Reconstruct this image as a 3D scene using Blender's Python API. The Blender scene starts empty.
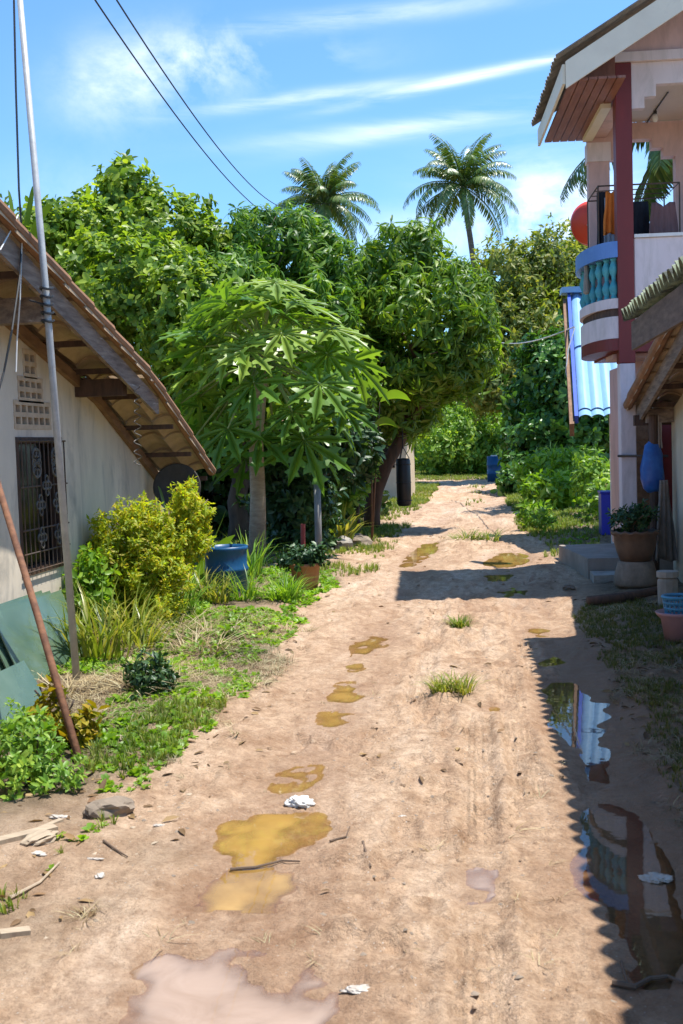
import bpy, math, random
import numpy as np
from mathutils import Vector, Matrix
random.seed(7)
rng = np.random.default_rng(11)
PI = math.pi
scene = bpy.context.scene
COL = scene.collection
# ------------------------------------------------------------------ camera
F = 1100.0
EYE = 1.55
def _Rz(a): c, s = math.cos(a), math.sin(a); return np.array([[c, -s, 0], [s, c, 0], [0, 0, 1]])
def _Rx(a): c, s = math.cos(a), math.sin(a); return np.array([[1, 0, 0], [0, c, -s], [0, s, c]])
CR = _Rz(math.radians(7.03)) @ _Rx(PI / 2 + math.radians(-3.5)) @ _Rz(math.radians(-1.8))
def ray(px, py): return CR @ np.array([(px - 341.5) / F, (512 - py) / F, -1.0])
def gp(px, py, z=0.0): d = ray(px, py); return d * ((z - EYE) / d[2]) + np.array([0, 0, EYE])
def at(px, py, Y): d = ray(px, py); return d * (Y / d[1]) + np.array([0, 0, EYE])
def atx(px, py, X): d = ray(px, py); return d * (X / d[0]) + np.array([0, 0, EYE])
cam = bpy.data.cameras.new('camera')
camo = bpy.data.objects.new('camera', cam); COL.objects.link(camo)
M4 = Matrix([list(CR[i]) + [0.0] for i in range(3)] + [[0, 0, 0, 1]])
camo.matrix_world = Matrix.Translation((0, 0, EYE)) @ M4
cam.sensor_fit = 'AUTO'; cam.sensor_width = 36; cam.lens = F / 1024 * 36
cam.clip_end = 2000; cam.clip_start = 0.05
cam.dof.use_dof = True; cam.dof.focus_distance = 14.0; cam.dof.aperture_fstop = 9.0
scene.camera = camo
# ------------------------------------------------------------------ materials
def new_mat(name):
    m = bpy.data.materials.new(name); m.use_nodes = True
    nt = m.node_tree; nt.nodes.clear()
    out = nt.nodes.new('ShaderNodeOutputMaterial')
    return m, nt, out
def N(nt, typ, **kw):
    n = nt.nodes.new(typ)
    for k, v in kw.items():
        if k in n.inputs: n.inputs[k].default_value = v
        else: setattr(n, k, v)
    return n
def L(nt, a, b): nt.links.new(a, b)
def rgba(c): return (c[0], c[1], c[2], 1.0)
def ramp(nt, stops):
    r = nt.nodes.new('ShaderNodeValToRGB')
    e = r.color_ramp.elements
    while len(e) < len(stops): e.new(0.5)
    for i, (p, c) in enumerate(stops):
        e[i].position = p; e[i].color = rgba(c)
    return r
def mixc(nt, fac, a, b, mode='MIX'):
    m = nt.nodes.new('ShaderNodeMix'); m.data_type = 'RGBA'; m.blend_type = mode
    for sock, v in ((m.inputs[0], fac), (m.inputs[6], a), (m.inputs[7], b)):
        if hasattr(v, 'is_linked'): L(nt, v, sock)
        elif isinstance(v, (int, float)): sock.default_value = v
        else: sock.default_value = rgba(v)
    return m.outputs[2]
def coords(nt, sc=(1, 1, 1)):
    tc = nt.nodes.new('ShaderNodeTexCoord'); mp = nt.nodes.new('ShaderNodeMapping')
    mp.inputs['Scale'].default_value = sc
    L(nt, tc.outputs['Object'], mp.inputs['Vector'])
    return mp.outputs['Vector']
def noise(nt, vec, scale, detail=4, rough=0.6, dist=0.0):
    n = N(nt, 'ShaderNodeTexNoise', Scale=scale, Detail=detail, Roughness=rough, Distortion=dist)
    L(nt, vec, n.inputs['Vector'])
    return n.outputs['Fac']
def paint(name, col, dark=None, rough=0.6, scale=6, stretch=(1, 1, 1), lo=0.35, hi=0.7, bump=0.15, bscale=40, metal=0.0, spec=0.4, dirt=None, dirt_lo=0.55, dirt_hi=0.75, dscale=2.0):
    m, nt, out = new_mat(name)
    v = coords(nt, stretch)
    dark = dark or tuple(c * 0.72 for c in col)
    r = ramp(nt, [(lo, dark), (hi, col)])
    L(nt, noise(nt, v, scale, 6, 0.65, 0.3), r.inputs['Fac'])
    c = r.outputs['Color']
    if dirt:
        f = ramp(nt, [(dirt_lo, (0, 0, 0)), (dirt_hi, (1, 1, 1))])
        L(nt, noise(nt, v, dscale, 8, 0.7, 0.6), f.inputs['Fac'])
        c = mixc(nt, f.outputs['Color'], c, dirt)
    p = N(nt, 'ShaderNodeBsdfPrincipled', Roughness=rough, Metallic=metal)
    p.inputs['Specular IOR Level'].default_value = spec
    L(nt, c, p.inputs['Base Color'])
    if bump:
        b = N(nt, 'ShaderNodeBump', Strength=bump, Distance=0.01)
        L(nt, noise(nt, v, bscale, 5, 0.6), b.inputs['Height'])
        L(nt, b.outputs['Normal'], p.inputs['Normal'])
    L(nt, p.outputs[0], out.inputs['Surface'])
    return m
def leafmat(name, cols, rough=0.42, trans=0.42, spec=0.32, tcol=None):
    m, nt, out = new_mat(name)
    g = nt.nodes.new('ShaderNodeNewGeometry')
    n = len(cols)
    r = ramp(nt, [(i / max(1, n - 1), c) for i, c in enumerate(cols)])
    L(nt, g.outputs['Random Per Island'], r.inputs['Fac'])
    v = coords(nt)
    c = mixc(nt, 0.55, r.outputs['Color'], (1, 1, 1), 'MULTIPLY')
    big = ramp(nt, [(0.3, (0.6, 0.66, 0.6)), (0.7, (1.3, 1.22, 1.0))])
    L(nt, noise(nt, v, 0.9, 3), big.inputs['Fac'])
    c = mixc(nt, 1.0, r.outputs['Color'], big.outputs['Color'], 'MULTIPLY')
    p = N(nt, 'ShaderNodeBsdfPrincipled', Roughness=rough)
    p.inputs['Specular IOR Level'].default_value = spec
    L(nt, c, p.inputs['Base Color'])
    t = nt.nodes.new('ShaderNodeBsdfTranslucent')
    tc = mixc(nt, 1.0, c, tcol or (1.6, 1.6, 0.5), 'MULTIPLY')
    L(nt, tc, t.inputs['Color'])
    mx = nt.nodes.new('ShaderNodeMixShader'); mx.inputs[0].default_value = trans
    L(nt, p.outputs[0], mx.inputs[1]); L(nt, t.outputs[0], mx.inputs[2])
    L(nt, mx.outputs[0], out.inputs['Surface'])
    return m
MT = {}
MT['mango'] = leafmat('mango_leaf', [(0.057, 0.138, 0.025), (0.096, 0.212, 0.034), (0.134, 0.268, 0.043), (0.250, 0.374, 0.062)])
MT['mango_light'] = leafmat('mango_leaf_light', [(0.075, 0.161, 0.021), (0.121, 0.230, 0.030), (0.158, 0.269, 0.036), (0.271, 0.358, 0.055)])
MT['round'] = leafmat('round_leaf', [(0.090, 0.167, 0.026), (0.151, 0.258, 0.037), (0.232, 0.348, 0.050), (0.357, 0.439, 0.065)])
MT['papaya'] = leafmat('papaya_leaf', [(0.10, 0.215, 0.035), (0.135, 0.265, 0.045), (0.175, 0.31, 0.055), (0.27, 0.38, 0.07)], rough=0.34, trans=0.35)
MT['palm'] = leafmat('palm_leaflet', [(0.05, 0.115, 0.025), (0.08, 0.165, 0.035), (0.13, 0.215, 0.05), (0.23, 0.25, 0.08)], rough=0.35, trans=0.2, spec=0.6)
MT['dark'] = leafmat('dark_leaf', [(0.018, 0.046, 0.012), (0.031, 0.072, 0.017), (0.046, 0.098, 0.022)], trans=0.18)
MT['vine'] = leafmat('vine_leaf', [(0.040, 0.118, 0.025), (0.079, 0.193, 0.038), (0.139, 0.286, 0.056)], rough=0.35, trans=0.25)
MT['far'] = leafmat('far_leaf', [(0.103, 0.167, 0.039), (0.163, 0.225, 0.052), (0.240, 0.275, 0.069), (0.325, 0.319, 0.096)], rough=0.5)
MT['lime'] = leafmat('lime_leaf', [(0.127, 0.257, 0.026), (0.191, 0.351, 0.038), (0.287, 0.432, 0.051)], trans=0.4)
MT['fresh'] = leafmat('fresh_leaf', [(0.096, 0.209, 0.032), (0.151, 0.297, 0.045), (0.223, 0.378, 0.058), (0.335, 0.450, 0.077)], trans=0.35)
MT['aralia'] = leafmat('aralia_leaf', [(0.22, 0.32, 0.03), (0.30, 0.40, 0.035), (0.40, 0.47, 0.04), (0.46, 0.46, 0.05), (0.56, 0.42, 0.035)], rough=0.5, trans=0.5)
MT['croton'] = leafmat('croton_leaf', [(0.118, 0.150, 0.019), (0.220, 0.220, 0.019), (0.380, 0.300, 0.019), (0.400, 0.260, 0.019)], trans=0.3)
MT['strap'] = leafmat('strap_leaf', [(0.104, 0.165, 0.031), (0.182, 0.242, 0.042), (0.312, 0.330, 0.073), (0.454, 0.396, 0.125)], rough=0.35, trans=0.3)
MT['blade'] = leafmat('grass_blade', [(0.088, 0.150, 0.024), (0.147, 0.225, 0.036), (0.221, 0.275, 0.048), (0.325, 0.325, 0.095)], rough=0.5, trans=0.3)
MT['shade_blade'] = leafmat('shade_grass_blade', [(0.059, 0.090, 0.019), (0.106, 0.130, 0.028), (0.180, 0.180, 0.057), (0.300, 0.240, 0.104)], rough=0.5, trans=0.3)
MT['straw'] = leafmat('dry_straw', [(0.20, 0.14, 0.08), (0.32, 0.24, 0.14), (0.45, 0.37, 0.24), (0.52, 0.46, 0.33)], rough=0.8, trans=0.1, tcol=(1, 1, 0.9))
MT['banana'] = leafmat('broad_leaf', [(0.066, 0.152, 0.023), (0.113, 0.200, 0.030), (0.170, 0.240, 0.046)], rough=0.3, trans=0.35)
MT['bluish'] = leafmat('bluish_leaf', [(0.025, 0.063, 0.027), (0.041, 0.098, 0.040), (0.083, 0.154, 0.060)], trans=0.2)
MT['bark'] = paint('bark', (0.15, 0.11, 0.08), (0.06, 0.045, 0.035), 0.9, 9, (1, 1, 0.3), bump=0.6, bscale=22)
MT['barkred'] = paint('bark_red', (0.17, 0.095, 0.06), (0.075, 0.045, 0.03), 0.9, 9, (1, 1, 0.3), bump=0.6, bscale=22)
MT['papaya_trunk'] = paint('papaya_bark', (0.46, 0.38, 0.28), (0.27, 0.215, 0.155), 0.85, 7, (1, 1, 3.0), bump=0.5, bscale=16)
MT['palm_trunk'] = paint('palm_bark', (0.22, 0.19, 0.16), (0.11, 0.09, 0.08), 0.9, 3, (1, 1, 4), bump=0.5, bscale=10)
MT['petiole'] = paint('petiole', (0.30, 0.38, 0.16), (0.22, 0.30, 0.10), 0.5, 5, bump=0)
MT['plaster'] = paint('old_plaster', (0.74, 0.64, 0.50), (0.57, 0.49, 0.385), 0.85, 2.6, (1, 1, 0.28), 0.3, 0.65, bump=0.35, bscale=30, dirt=(0.30, 0.275, 0.235), dirt_lo=0.5, dirt_hi=0.78, dscale=4.5)
MT['cream'] = paint('cream_plaster', (0.66, 0.58, 0.44), (0.55, 0.47, 0.35), 0.85, 3, (1, 1, 0.5), bump=0.2, bscale=30, dirt=(0.36, 0.32, 0.25), dirt_lo=0.6, dirt_hi=0.85)
MT['block'] = paint('vent_block', (0.60, 0.47, 0.33), (0.46, 0.34, 0.23), 0.9, 8)
MT['tile'] = paint('clay_tile', (0.34, 0.17, 0.085), (0.21, 0.105, 0.055), 0.85, 5, bump=0.25, bscale=25, dirt=(0.20, 0.14, 0.09), dirt_lo=0.5, dirt_hi=0.8, dscale=4)
MT['tileunder'] = paint('tile_cement', (0.50, 0.37, 0.24), (0.36, 0.255, 0.16), 0.9, 4, bump=0.25, bscale=25, dirt=(0.22, 0.17, 0.11), dirt_lo=0.55, dirt_hi=0.8, dscale=3)
MT['moss'] = paint('mossy_cement', (0.40, 0.44, 0.28), (0.18, 0.20, 0.11), 0.9, 14, bump=0.3, dirt=(0.07, 0.07, 0.055), dirt_lo=0.45, dirt_hi=0.62, dscale=7)
MT['greytile'] = paint('grey_roof_tile', (0.30, 0.26, 0.215), (0.17, 0.15, 0.125), 0.9, 9, bump=0.3)
MT['greypost'] = paint('grey_post', (0.27, 0.27, 0.26), (0.17, 0.165, 0.155), 0.75, 6, (1, 1, .4), bump=0.2)
MT['browneave'] = paint('brown_eave_board', (0.22, 0.15, 0.11), (0.11, 0.075, 0.055), 0.9, 4, (6, 1, 6), bump=0.4, bscale=14)
MT['oldwood'] = paint('weathered_wood', (0.33, 0.25, 0.19), (0.13, 0.09, 0.07), 0.9, 4, (3, 0.7, 6), bump=0.4, bscale=14, dirt=(0.50, 0.46, 0.40), dirt_lo=0.62, dirt_hi=0.72, dscale=2.5)
MT['wood'] = paint('brown_wood', (0.30, 0.17, 0.09), (0.16, 0.085, 0.045), 0.75, 4, (4, 1, 4), bump=0.3, bscale=12)
MT['darkwood'] = paint('dark_wood', (0.13, 0.07, 0.045), (0.06, 0.035, 0.025), 0.8, 5, (4, 4, 1), bump=0.3, bscale=14)
MT['soffit'] = paint('soffit_wood', (0.30, 0.13, 0.085), (0.19, 0.075, 0.05), 0.6, 3, (6, 1, 1), bump=0.2, bscale=10, dirt=(0.36, 0.24, 0.22), dirt_lo=0.6, dirt_hi=0.75)
MT['galv'] = paint('galvanised', (0.50, 0.50, 0.48), (0.36, 0.36, 0.35), 0.55, 12, metal=0.2, bump=0.1)
MT['rust'] = paint('rust', (0.24, 0.11, 0.055), (0.11, 0.05, 0.03), 0.85, 14, bump=0.3)
MT['iron'] = paint('black_iron', (0.05, 0.045, 0.04), (0.11, 0.06, 0.035), 0.6, 12, bump=0.1)
MT['ironlight'] = paint('pale_iron', (0.15, 0.135, 0.115), (0.07, 0.06, 0.05), 0.6, 12, bump=0.1)
MT['void'] = paint('dark_room', (0.018, 0.016, 0.014), (0.01, 0.009, 0.008), 0.25, 3, bump=0)
MT['cable'] = paint('cable', (0.03, 0.03, 0.03), None, 0.5, bump=0)
MT['whitecable'] = paint('white_cable', (0.75, 0.75, 0.72), None, 0.5, bump=0)
MT['pink'] = paint('pink_paint', (0.68, 0.46, 0.42), (0.60, 0.39, 0.355), 0.7, 2, bump=0.1, stretch=(1, 1, .3), dirt=(0.43, 0.29, 0.26), dirt_lo=0.46, dirt_hi=0.74, dscale=4.0)
MT['palepink'] = paint('pale_pink_paint', (0.76, 0.66, 0.66), (0.68, 0.58, 0.585), 0.7, 2, bump=0.1, stretch=(1, 1, .3), dirt=(0.47, 0.41, 0.385), dirt_lo=0.46, dirt_hi=0.74, dscale=4.0)
MT['white'] = paint('white_paint', (0.80, 0.78, 0.75), (0.70, 0.68, 0.66), 0.6, 2, bump=0.1, stretch=(1, 1, .3), dirt=(0.55, 0.52, 0.49), dirt_lo=0.46, dirt_hi=0.74, dscale=4.0)
MT['cream_trim'] = paint('cream_trim', (0.80, 0.73, 0.59), (0.70, 0.63, 0.51), 0.6, 2, bump=0.08, dirt=(0.5, 0.46, 0.38), dirt_lo=0.62, dirt_hi=0.9)
MT['maroon'] = paint('maroon_paint', (0.21, 0.03, 0.028), (0.155, 0.024, 0.022), 0.5, 3, bump=0.1, stretch=(1, 1, .3), dirt=(0.26, 0.09, 0.075), dirt_lo=0.62, dirt_hi=0.85, dscale=3)
MT['ceil'] = paint('ceiling_board', (0.62, 0.54, 0.50), (0.56, 0.485, 0.45), 0.8, 2, bump=0)
MT['turq'] = paint('turquoise_paint', (0.09, 0.40, 0.44), (0.04, 0.25, 0.31), 0.5, 8, bump=0.1)
MT['railblue'] = paint('rail_blue', (0.13, 0.27, 0.60), (0.10, 0.21, 0.50), 0.45, 4, bump=0.1)
MT['bluesheet'] = paint('blue_sheet', (0.27, 0.47, 0.68), (0.22, 0.41, 0.62), 0.35, 3, (6, 1, 1), bump=0.05, spec=0.5, dirt=(0.30, 0.45, 0.55), dirt_lo=0.6, dirt_hi=0.85)
MT['deepblue'] = paint('deep_blue_trim', (0.05, 0.12, 0.55), (0.04, 0.09, 0.45), 0.4, 4, bump=0)
MT['bluebox'] = paint('blue_plastic', (0.03, 0.05, 0.50), (0.025, 0.04, 0.42), 0.4, 4, bump=0)
MT['drum'] = paint('drum_blue', (0.010, 0.085, 0.21), (0.008, 0.065, 0.16), 0.4, 6, bump=0.1, dirt=(0.10, 0.22, 0.32), dirt_lo=0.6, dirt_hi=0.8)
MT['concrete'] = paint('concrete', (0.42, 0.38, 0.33), (0.27, 0.24, 0.20), 0.95, 5, bump=0.4, bscale=30, dirt=(0.14, 0.14, 0.09), dirt_lo=0.55, dirt_hi=0.75, dscale=4)
MT['slab'] = paint('slab_concrete', (0.36, 0.30, 0.25), (0.24, 0.20, 0.165), 0.9, 4, bump=0.3, bscale=30)
MT['clay'] = paint('clay_pot', (0.42, 0.19, 0.09), (0.30, 0.13, 0.06), 0.8, 6, bump=0.2, dirt=(0.25, 0.20, 0.14), dirt_lo=0.6, dirt_hi=0.8)
MT['brownpot'] = paint('glazed_brown_pot', (0.16, 0.095, 0.06), (0.10, 0.06, 0.04), 0.5, 7, bump=0.2, dirt=(0.30, 0.25, 0.19), dirt_lo=0.6, dirt_hi=0.8)
MT['pinkplastic'] = paint('pink_plastic', (0.50, 0.27, 0.27), (0.42, 0.22, 0.22), 0.45, 4, bump=0)
MT['basket'] = paint('blue_basket', (0.10, 0.32, 0.48), (0.07, 0.25, 0.40), 0.45, 4, bump=0)
MT['bagblue'] = paint('bag_blue', (0.03, 0.14, 0.42), (0.02, 0.08, 0.30), 0.35, 9, bump=0.5, bscale=14, dirt=(0.55, 0.50, 0.20), dirt_lo=0.7, dirt_hi=0.74, dscale=6)
MT['bagblack'] = paint('black_vinyl', (0.022, 0.02, 0.022), (0.015, 0.014, 0.015), 0.45, 6, bump=0.2)
MT['dish'] = paint('red_dish', (0.56, 0.05, 0.02), (0.48, 0.04, 0.02), 0.45, 3, bump=0)
MT['orange'] = paint('orange_cloth', (0.70, 0.20, 0.03), (0.60, 0.15, 0.02), 0.9, 8, bump=0.3, bscale=18)
MT['blackcloth'] = paint('black_cloth', (0.02, 0.022, 0.03), (0.012, 0.012, 0.018), 0.95, 8, bump=0.3, bscale=18)
MT['greycloth'] = paint('grey_cloth', (0.36, 0.40, 0.46), (0.26, 0.29, 0.34), 0.95, 8, bump=0.3, bscale=18)
MT['browncloth'] = paint('brown_cloth', (0.26, 0.13, 0.12), (0.18, 0.09, 0.085), 0.95, 4, (8, 8, 1), bump=0.3, bscale=18)
MT['beigecloth'] = paint('beige_cloth', (0.50, 0.40, 0.32), (0.36, 0.28, 0.22), 0.95, 6, bump=0.4, bscale=14)
MT['coatcloth'] = paint('coat_cloth', (0.30, 0.235, 0.19), (0.18, 0.14, 0.115), 0.95, 6, bump=0.4, bscale=14)
MT['whitecloth'] = paint('white_cloth', (0.78, 0.76, 0.72), (0.60, 0.58, 0.54), 0.9, 8, bump=0.5, bscale=20)
MT['plastic_white'] = paint('white_scrap', (0.60, 0.56, 0.50), (0.38, 0.32, 0.26), 0.6, 30, bump=0.4, bscale=20)
MT['stone'] = paint('stone', (0.30, 0.235, 0.175), (0.17, 0.135, 0.10), 0.95, 7, bump=0.6, bscale=16)
MT['plank'] = paint('pale_plank', (0.46, 0.37, 0.26), (0.30, 0.23, 0.16), 0.85, 4, (1, 8, 1), bump=0.3, bscale=14)
MT['twig'] = paint('twig', (0.18, 0.12, 0.08), (0.10, 0.07, 0.05), 0.9, 10, bump=0.2)
MT['red'] = paint('red_paint', (0.30, 0.045, 0.04), None, 0.5, 4, bump=0)
MT['yellowwall'] = paint('sunny_wall', (0.60, 0.50, 0.36), (0.52, 0.43, 0.30), 0.85, 2, bump=0.1)
MT['woktin'] = paint('old_tin', (0.085, 0.07, 0.055), (0.05, 0.042, 0.035), 0.7, 7, metal=0.3, bump=0.2)

def glassmat():
    m, nt, out = new_mat('green_sheet_glass')
    v = coords(nt)
    r = ramp(nt, [(0.3, (0.10, 0.19, 0.12)), (0.7, (0.20, 0.30, 0.205))])
    L(nt, noise(nt, v, 3, 5), r.inputs['Fac'])
    p = N(nt, 'ShaderNodeBsdfPrincipled', Roughness=0.12)
    p.inputs['Transmission Weight'].default_value = 0.45
    L(nt, r.outputs['Color'], p.inputs['Base Color'])
    L(nt, p.outputs[0], out.inputs['Surface'])
    return m
MT['glass'] = glassmat()
def watermat(name, c1, c2, clear=0.012, tint=(0.94, 0.86, 0.70), ior=1.36):
    """turbid water: the bed shows through where the water is thin"""
    m, nt, out = new_mat(name)
    v = coords(nt)
    r = ramp(nt, [(0.3, c1), (0.7, c2)])
    L(nt, noise(nt, v, 3.2, 6, 0.65, 1.2), r.inputs['Fac'])
    d = N(nt, 'ShaderNodeAttribute', attribute_name='depth')
    def mth(op, a, b):
        n = nt.nodes.new('ShaderNodeMath'); n.operation = op
        for i, q in enumerate((a, b)):
            if hasattr(q, 'is_linked'): L(nt, q, n.inputs[i])
            else: n.inputs[i].default_value = q
        return n.outputs[0]
    vary = mth('ADD', mth('MULTIPLY', noise(nt, v, 5.0, 4, 0.6, 0.5), 1.1), 0.45)
    turb = mth('SUBTRACT', 1.0, mth('POWER', 2.718, mth('MULTIPLY', mth('MULTIPLY', d.outputs['Fac'], -1.0 / clear), vary)))
    df = nt.nodes.new('ShaderNodeBsdfDiffuse'); L(nt, r.outputs['Color'], df.inputs['Color'])
    tr = nt.nodes.new('ShaderNodeBsdfTransparent'); tr.inputs['Color'].default_value = rgba(tint)
    mx = nt.nodes.new('ShaderNodeMixShader'); L(nt, turb, mx.inputs[0]); L(nt, tr.outputs[0], mx.inputs[1]); L(nt, df.outputs[0], mx.inputs[2])
    b = N(nt, 'ShaderNodeBump', Strength=0.012, Distance=0.02)
    L(nt, noise(nt, v, 9, 2, 0.5), b.inputs['Height'])
    gl = N(nt, 'ShaderNodeBsdfGlossy', Roughness=0.015); L(nt, b.outputs['Normal'], gl.inputs['Normal'])
    fr = N(nt, 'ShaderNodeFresnel', IOR=ior); L(nt, b.outputs['Normal'], fr.inputs['Normal'])
    m2 = nt.nodes.new('ShaderNodeMixShader'); L(nt, fr.outputs[0], m2.inputs[0]); L(nt, mx.outputs[0], m2.inputs[1]); L(nt, gl.outputs[0], m2.inputs[2])
    L(nt, m2.outputs[0], out.inputs['Surface'])
    return m
MT['ochre_water'] = watermat('ochre_water', (0.33, 0.185, 0.045), (0.44, 0.27, 0.08), 0.011)
MT['milky_water'] = watermat('milky_water', (0.30, 0.205, 0.14), (0.42, 0.31, 0.235), 0.0055, (.92, .86, .78))
MT['brown_water'] = watermat('brown_water', (0.20, 0.11, 0.055), (0.25, 0.145, 0.075), 0.012, ior=1.6)

def soilmat():
    m, nt, out = new_mat('soil')
    v = coords(nt)
    n1 = noise(nt, coords(nt, (1.6, .42, 1)), 1.3, 7, 0.66, 0.5)
    r1 = ramp(nt, [(0.28, (0.38, 0.24, 0.15)), (0.5, (0.53, 0.37, 0.245)), (0.72, (0.66, 0.505, 0.37))])
    L(nt, n1, r1.inputs['Fac'])
    n2 = noise(nt, v, 14, 6, 0.7)
    r2 = ramp(nt, [(0.3, (0.66, 0.60, 0.56)), (0.62, (1.12, 1.12, 1.12))])
    L(nt, n2, r2.inputs['Fac'])
    c = mixc(nt, 0.8, r1.outputs['Color'], r2.outputs['Color'], 'MULTIPLY')
    n4 = noise(nt, v, 55, 4, 0.75); r4 = ramp(nt, [(0.32, (0.62, 0.58, 0.54)), (0.5, (1, 1, 1)), (0.7, (1.22, 1.22, 1.22))]); L(nt, n4, r4.inputs['Fac'])
    c = mixc(nt, 0.65, c, r4.outputs['Color'], 'MULTIPLY')
    n5 = noise(nt, coords(nt, (1, .6, 1)), 4.2, 6, 0.7, 1.0); r5 = ramp(nt, [(0.35, (0.72, 0.66, 0.60)), (0.52, (1, 1, 1)), (0.7, (1.12, 1.14, 1.16))]); L(nt, n5, r5.inputs['Fac'])
    c = mixc(nt, 0.85, c, r5.outputs['Color'], 'MULTIPLY')
    # little pale pebbles and crumbs
    vo = N(nt, 'ShaderNodeTexVoronoi', Scale=42.0); L(nt, v, vo.inputs['Vector'])
    rp = ramp(nt, [(0.10, (1, 1, 1)), (0.16, (0, 0, 0))]); L(nt, vo.outputs['Distance'], rp.inputs['Fac'])
    np_ = noise(nt, v, 3.0, 4); rq = ramp(nt, [(0.44, (0, 0, 0)), (0.56, (1, 1, 1))]); L(nt, np_, rq.inputs['Fac'])
    fac = mixc(nt, 1.0, rp.outputs['Color'], rq.outputs['Color'], 'MULTIPLY')
    c = mixc(nt, fac, c, (0.58, 0.50, 0.42))
    # wheel-packed mud and puddle rims are redder; so is the painted eave shade
    at_w = N(nt, 'ShaderNodeAttribute', attribute_name='wet_and_shade')
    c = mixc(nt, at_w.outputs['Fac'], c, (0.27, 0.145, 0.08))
    at_g = N(nt, 'ShaderNodeAttribute', attribute_name='humus')
    n3 = noise(nt, v, 6, 6, 0.7, 0.4)
    r3 = ramp(nt, [(0.3, (0.09, 0.065, 0.04)), (0.55, (0.20, 0.145, 0.09)), (0.78, (0.33, 0.26, 0.175))])
    L(nt, n3, r3.inputs['Fac'])
    c = mixc(nt, at_g.outputs['Fac'], c, r3.outputs['Color'])
    p = N(nt, 'ShaderNodeBsdfPrincipled', Roughness=0.92)
    p.inputs['Specular IOR Level'].default_value = 0.25
    L(nt, c, p.inputs['Base Color'])
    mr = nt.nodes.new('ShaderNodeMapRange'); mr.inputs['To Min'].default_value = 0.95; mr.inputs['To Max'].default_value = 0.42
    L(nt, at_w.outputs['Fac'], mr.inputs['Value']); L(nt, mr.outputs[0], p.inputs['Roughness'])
    b = N(nt, 'ShaderNodeBump', Strength=1.0, Distance=0.045)
    s = nt.nodes.new('ShaderNodeMath'); s.operation = 'ADD'
    L(nt, noise(nt, v, 11, 8, 0.72, 0.3), s.inputs[0]); 
    s2 = nt.nodes.new('ShaderNodeMath'); s2.operation = 'MULTIPLY'; s2.inputs[1].default_value = 0.35
    L(nt, noise(nt, v, 48, 5, 0.7), s2.inputs[0]); L(nt, s2.outputs[0], s.inputs[1])
    L(nt, s.outputs[0], b.inputs['Height']); L(nt, b.outputs['Normal'], p.inputs['Normal'])
    L(nt, p.outputs[0], out.inputs['Surface'])
    return m
MT['soil'] = soilmat()

# ------------------------------------------------------------------ object helpers
def link(o, parent=None, label=None, cat=None, group=None, kind=None):
    COL.objects.link(o)
    if parent is not None: o.parent = parent
    if label: o['label'] = label
    if cat: o['category'] = cat
    if group: o['group'] = group
    if kind: o['kind'] = kind
    return o
def empty(name, loc, label, cat, group=None, rz=0.0):
    o = bpy.data.objects.new(name, None); o.location = loc; o.rotation_euler = (0, 0, rz)
    o.empty_display_size = 0.1
    return link(o, None, label, cat, group)
def mesh_from(name, V, Fs, mat, parent=None, smooth=False, **kw):
    """V (n,3) array, Fs list of index tuples or an (m,k) array"""
    me = bpy.data.meshes.new(name)
    V = np.asarray(V, dtype=np.float32)
    if isinstance(Fs, np.ndarray):
        m, k = Fs.shape
        me.vertices.add(len(V)); me.vertices.foreach_set('co', V.ravel())
        me.loops.add(m * k); me.loops.foreach_set('vertex_index', Fs.astype(np.int32).ravel())
        me.polygons.add(m)
        me.polygons.foreach_set('loop_start', np.arange(0, m * k, k, dtype=np.int32))
        me.polygons.foreach_set('loop_total', np.full(m, k, dtype=np.int32))
        me.update(calc_edges=True)
    else:
        me.from_pydata(V.tolist(), [], Fs)
    me.materials.append(MT[mat] if isinstance(mat, str) else mat)
    if smooth:
        me.polygons.foreach_set('use_smooth', np.ones(len(me.polygons), dtype=bool))
    me.update()
    o = bpy.data.objects.new(name, me)
    return link(o, parent, **kw)
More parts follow.
